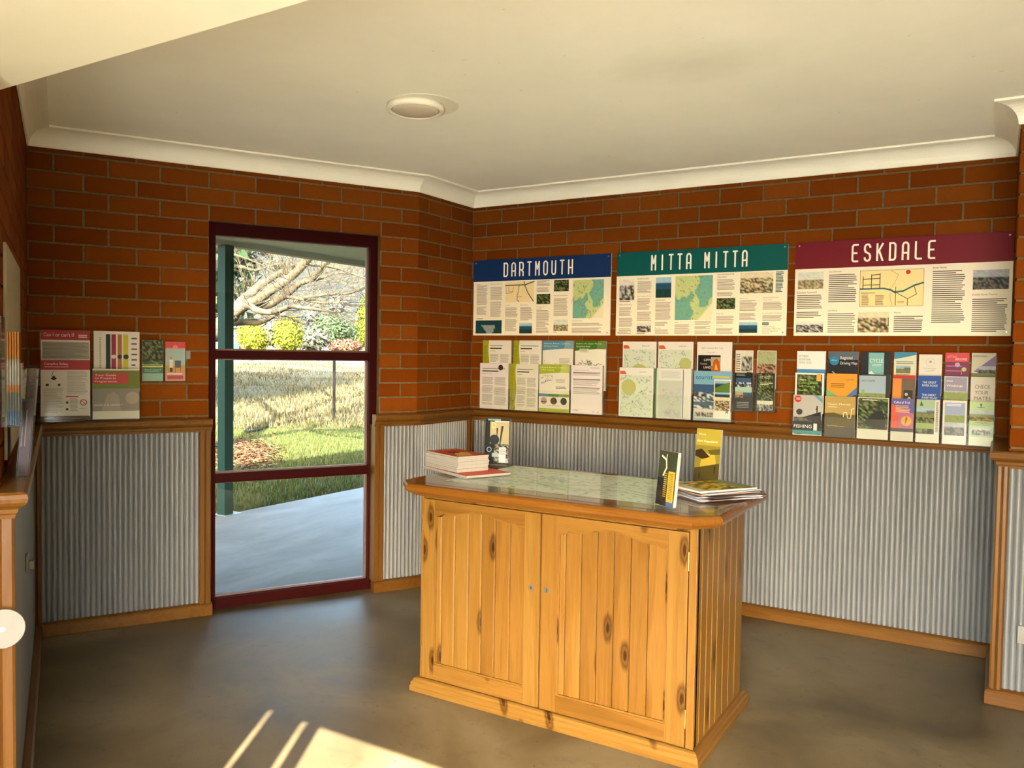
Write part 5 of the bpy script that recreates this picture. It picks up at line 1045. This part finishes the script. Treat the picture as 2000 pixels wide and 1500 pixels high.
POSTM = plain('weathered_post', (.16, .12, .08), k=.12, rough=.9); RUST = plain('rusty_steel', (.05, .028, .018), k=.12, rough=.8)
pole(652, 704, 815, 16.6, .022, 'slim dark picket standing in the dry grass', 'fence post', RUST, 'fence_picket')
fpos = []
for k in range(-3, 7):
    p = Vector((at_dist(652, 800, 16.6).x, at_dist(652, 800, 16.6).y, 0))+Vector((-GY, GX, 0))*(k*3.2); p.z = ground_z(p.x, p.y); fpos.append(p)
WIRE = plain('fence_wire', (.03, .03, .03), .7)
for hh in (.35, .7, 1.05):
    solo('fence_wire', MB().tube([p+Vector((0, 0, hh)) for p in fpos], .002, 5), WIRE, {.35: 'lowest', .7: 'middle', 1.05: 'top'}[hh]+' plain wire strung on the dark picket in the paddock', 'wire', base=tuple(fpos[0]))
# gate frame, shed, drum, crate near the trees
g0, g1 = at_dist(587, 690, 40), at_dist(632, 690, 40); g0.z = ground_z(g0.x, g0.y); g1.z = ground_z(g1.x, g1.y)
gt = thing('wire_gate', 'thin steel gate frame beside the greener round tree', 'gate', tuple(g0))
H_ = .75
for nm, a, b in (('upright', g0, g0+Vector((0, 0, H_))), ('upright', g1, g1+Vector((0, 0, H_))), ('top_bar', g0+Vector((0, 0, H_)), g1+Vector((0, 0, H_))), ('mid_bar', g0+Vector((0, 0, .35)), g1+Vector((0, 0, .35)))):
    part(nm, MB().tube([a, b], .022, 6), POSTM, gt)
def blk(u0, u1, vtop, dist, dep, mat, name, label, cat, roof=None):
    a = at_dist(u0, 690, dist); b = at_dist(u1, 690, dist); zt = at_dist((u0+u1)/2, vtop, dist).z; zb = ground_z((a.x+b.x)/2, (a.y+b.y)/2)-.05
    d = Vector((b.x-a.x, b.y-a.y, 0)); n = Vector((-d.y, d.x, 0)).normalized()*dep; L = d.length
    f = lambda x, y, z: tuple(Vector((a.x, a.y, 0))+d*x+n*y+Vector((0, 0, z)))
    if not roof: return solo(name, MB().box(0, 0, zb, 1, 1, zt, f), mat, label, cat, base=(a.x, a.y, zb), bevel=.02)
    t = thing(name, label, cat, (a.x, a.y, zb)); part('walls', MB().box(0, 0, zb, 1, 1, zt, f), mat, t)
    part('roof', MB().prism([(-.05, zt), (1.05, zt), (1.05, zt+.05), (.5, zt+.35), (-.05, zt+.05)], lambda x, z: f(x, -.1, z), lambda x, z: f(x, 1.1, z)), roof, t); return t
blk(415, 468, 640, 60, 3, plain('shed_white', (.62, .62, .58), k=.12, rough=.6), 'garden_shed', 'pale shed behind the yellow round tree', 'shed', plain('shed_roof', (.35, .36, .36), k=.12, rough=.5))
blk(452, 466, 671, 40, .6, plain('blue_plastic', (.12, .28, .55), k=.12, rough=.4), 'blue_drum', 'blue plastic box under the yellow round tree', 'box')
blk(467, 477, 673, 40.5, .5, plain('orange_plastic', (.55, .24, .10), k=.12, rough=.5), 'orange_crate', 'orange brown crate next to the blue box', 'crate')

def fallen(pts, r, label):  # dark tubes stand in for tree shadows as well as real sticks
    r *= .45
    q = []
    for u, v in pts:
        p = on_z(u, v, 0)
        for _ in range(4): p = on_z(u, v, ground_z(p.x, p.y)+r*.8)
        q.append(p)
    q = smooth_path(q); return solo('branch_and_shadow', MB().tube(q, [r*(1-.6*i/len(q)) for i in range(len(q))], 7), plain('dead_wood_and_shadow', (.085, .060, .045), k=.12, rough=.9), label, 'branch', smooth=True, base=tuple(q[0]))
fallen([(478, 842), (500, 822), (508, 797)], .055, 'dark forked branch also standing in for tree shadow near leaf litter')
fallen([(480, 845), (520, 834), (545, 812), (565, 797)], .06, 'long dark branch also standing in for tree shadow across the dry grass')
fallen([(556, 800), (566, 815), (572, 828)], .045, 'short dark stub also standing in for tree shadow beside the long branch')
fallen([(575, 828), (605, 815), (618, 808), (640, 824)], .05, 'arched dark branch also standing in for tree shadow below the picket')
fallen([(640, 828), (670, 823), (705, 813)], .035, 'thin brown stick lying right of the picket')
fallen([(458, 806), (480, 812), (497, 815)], .035, 'thin brown stick lying behind the green post')
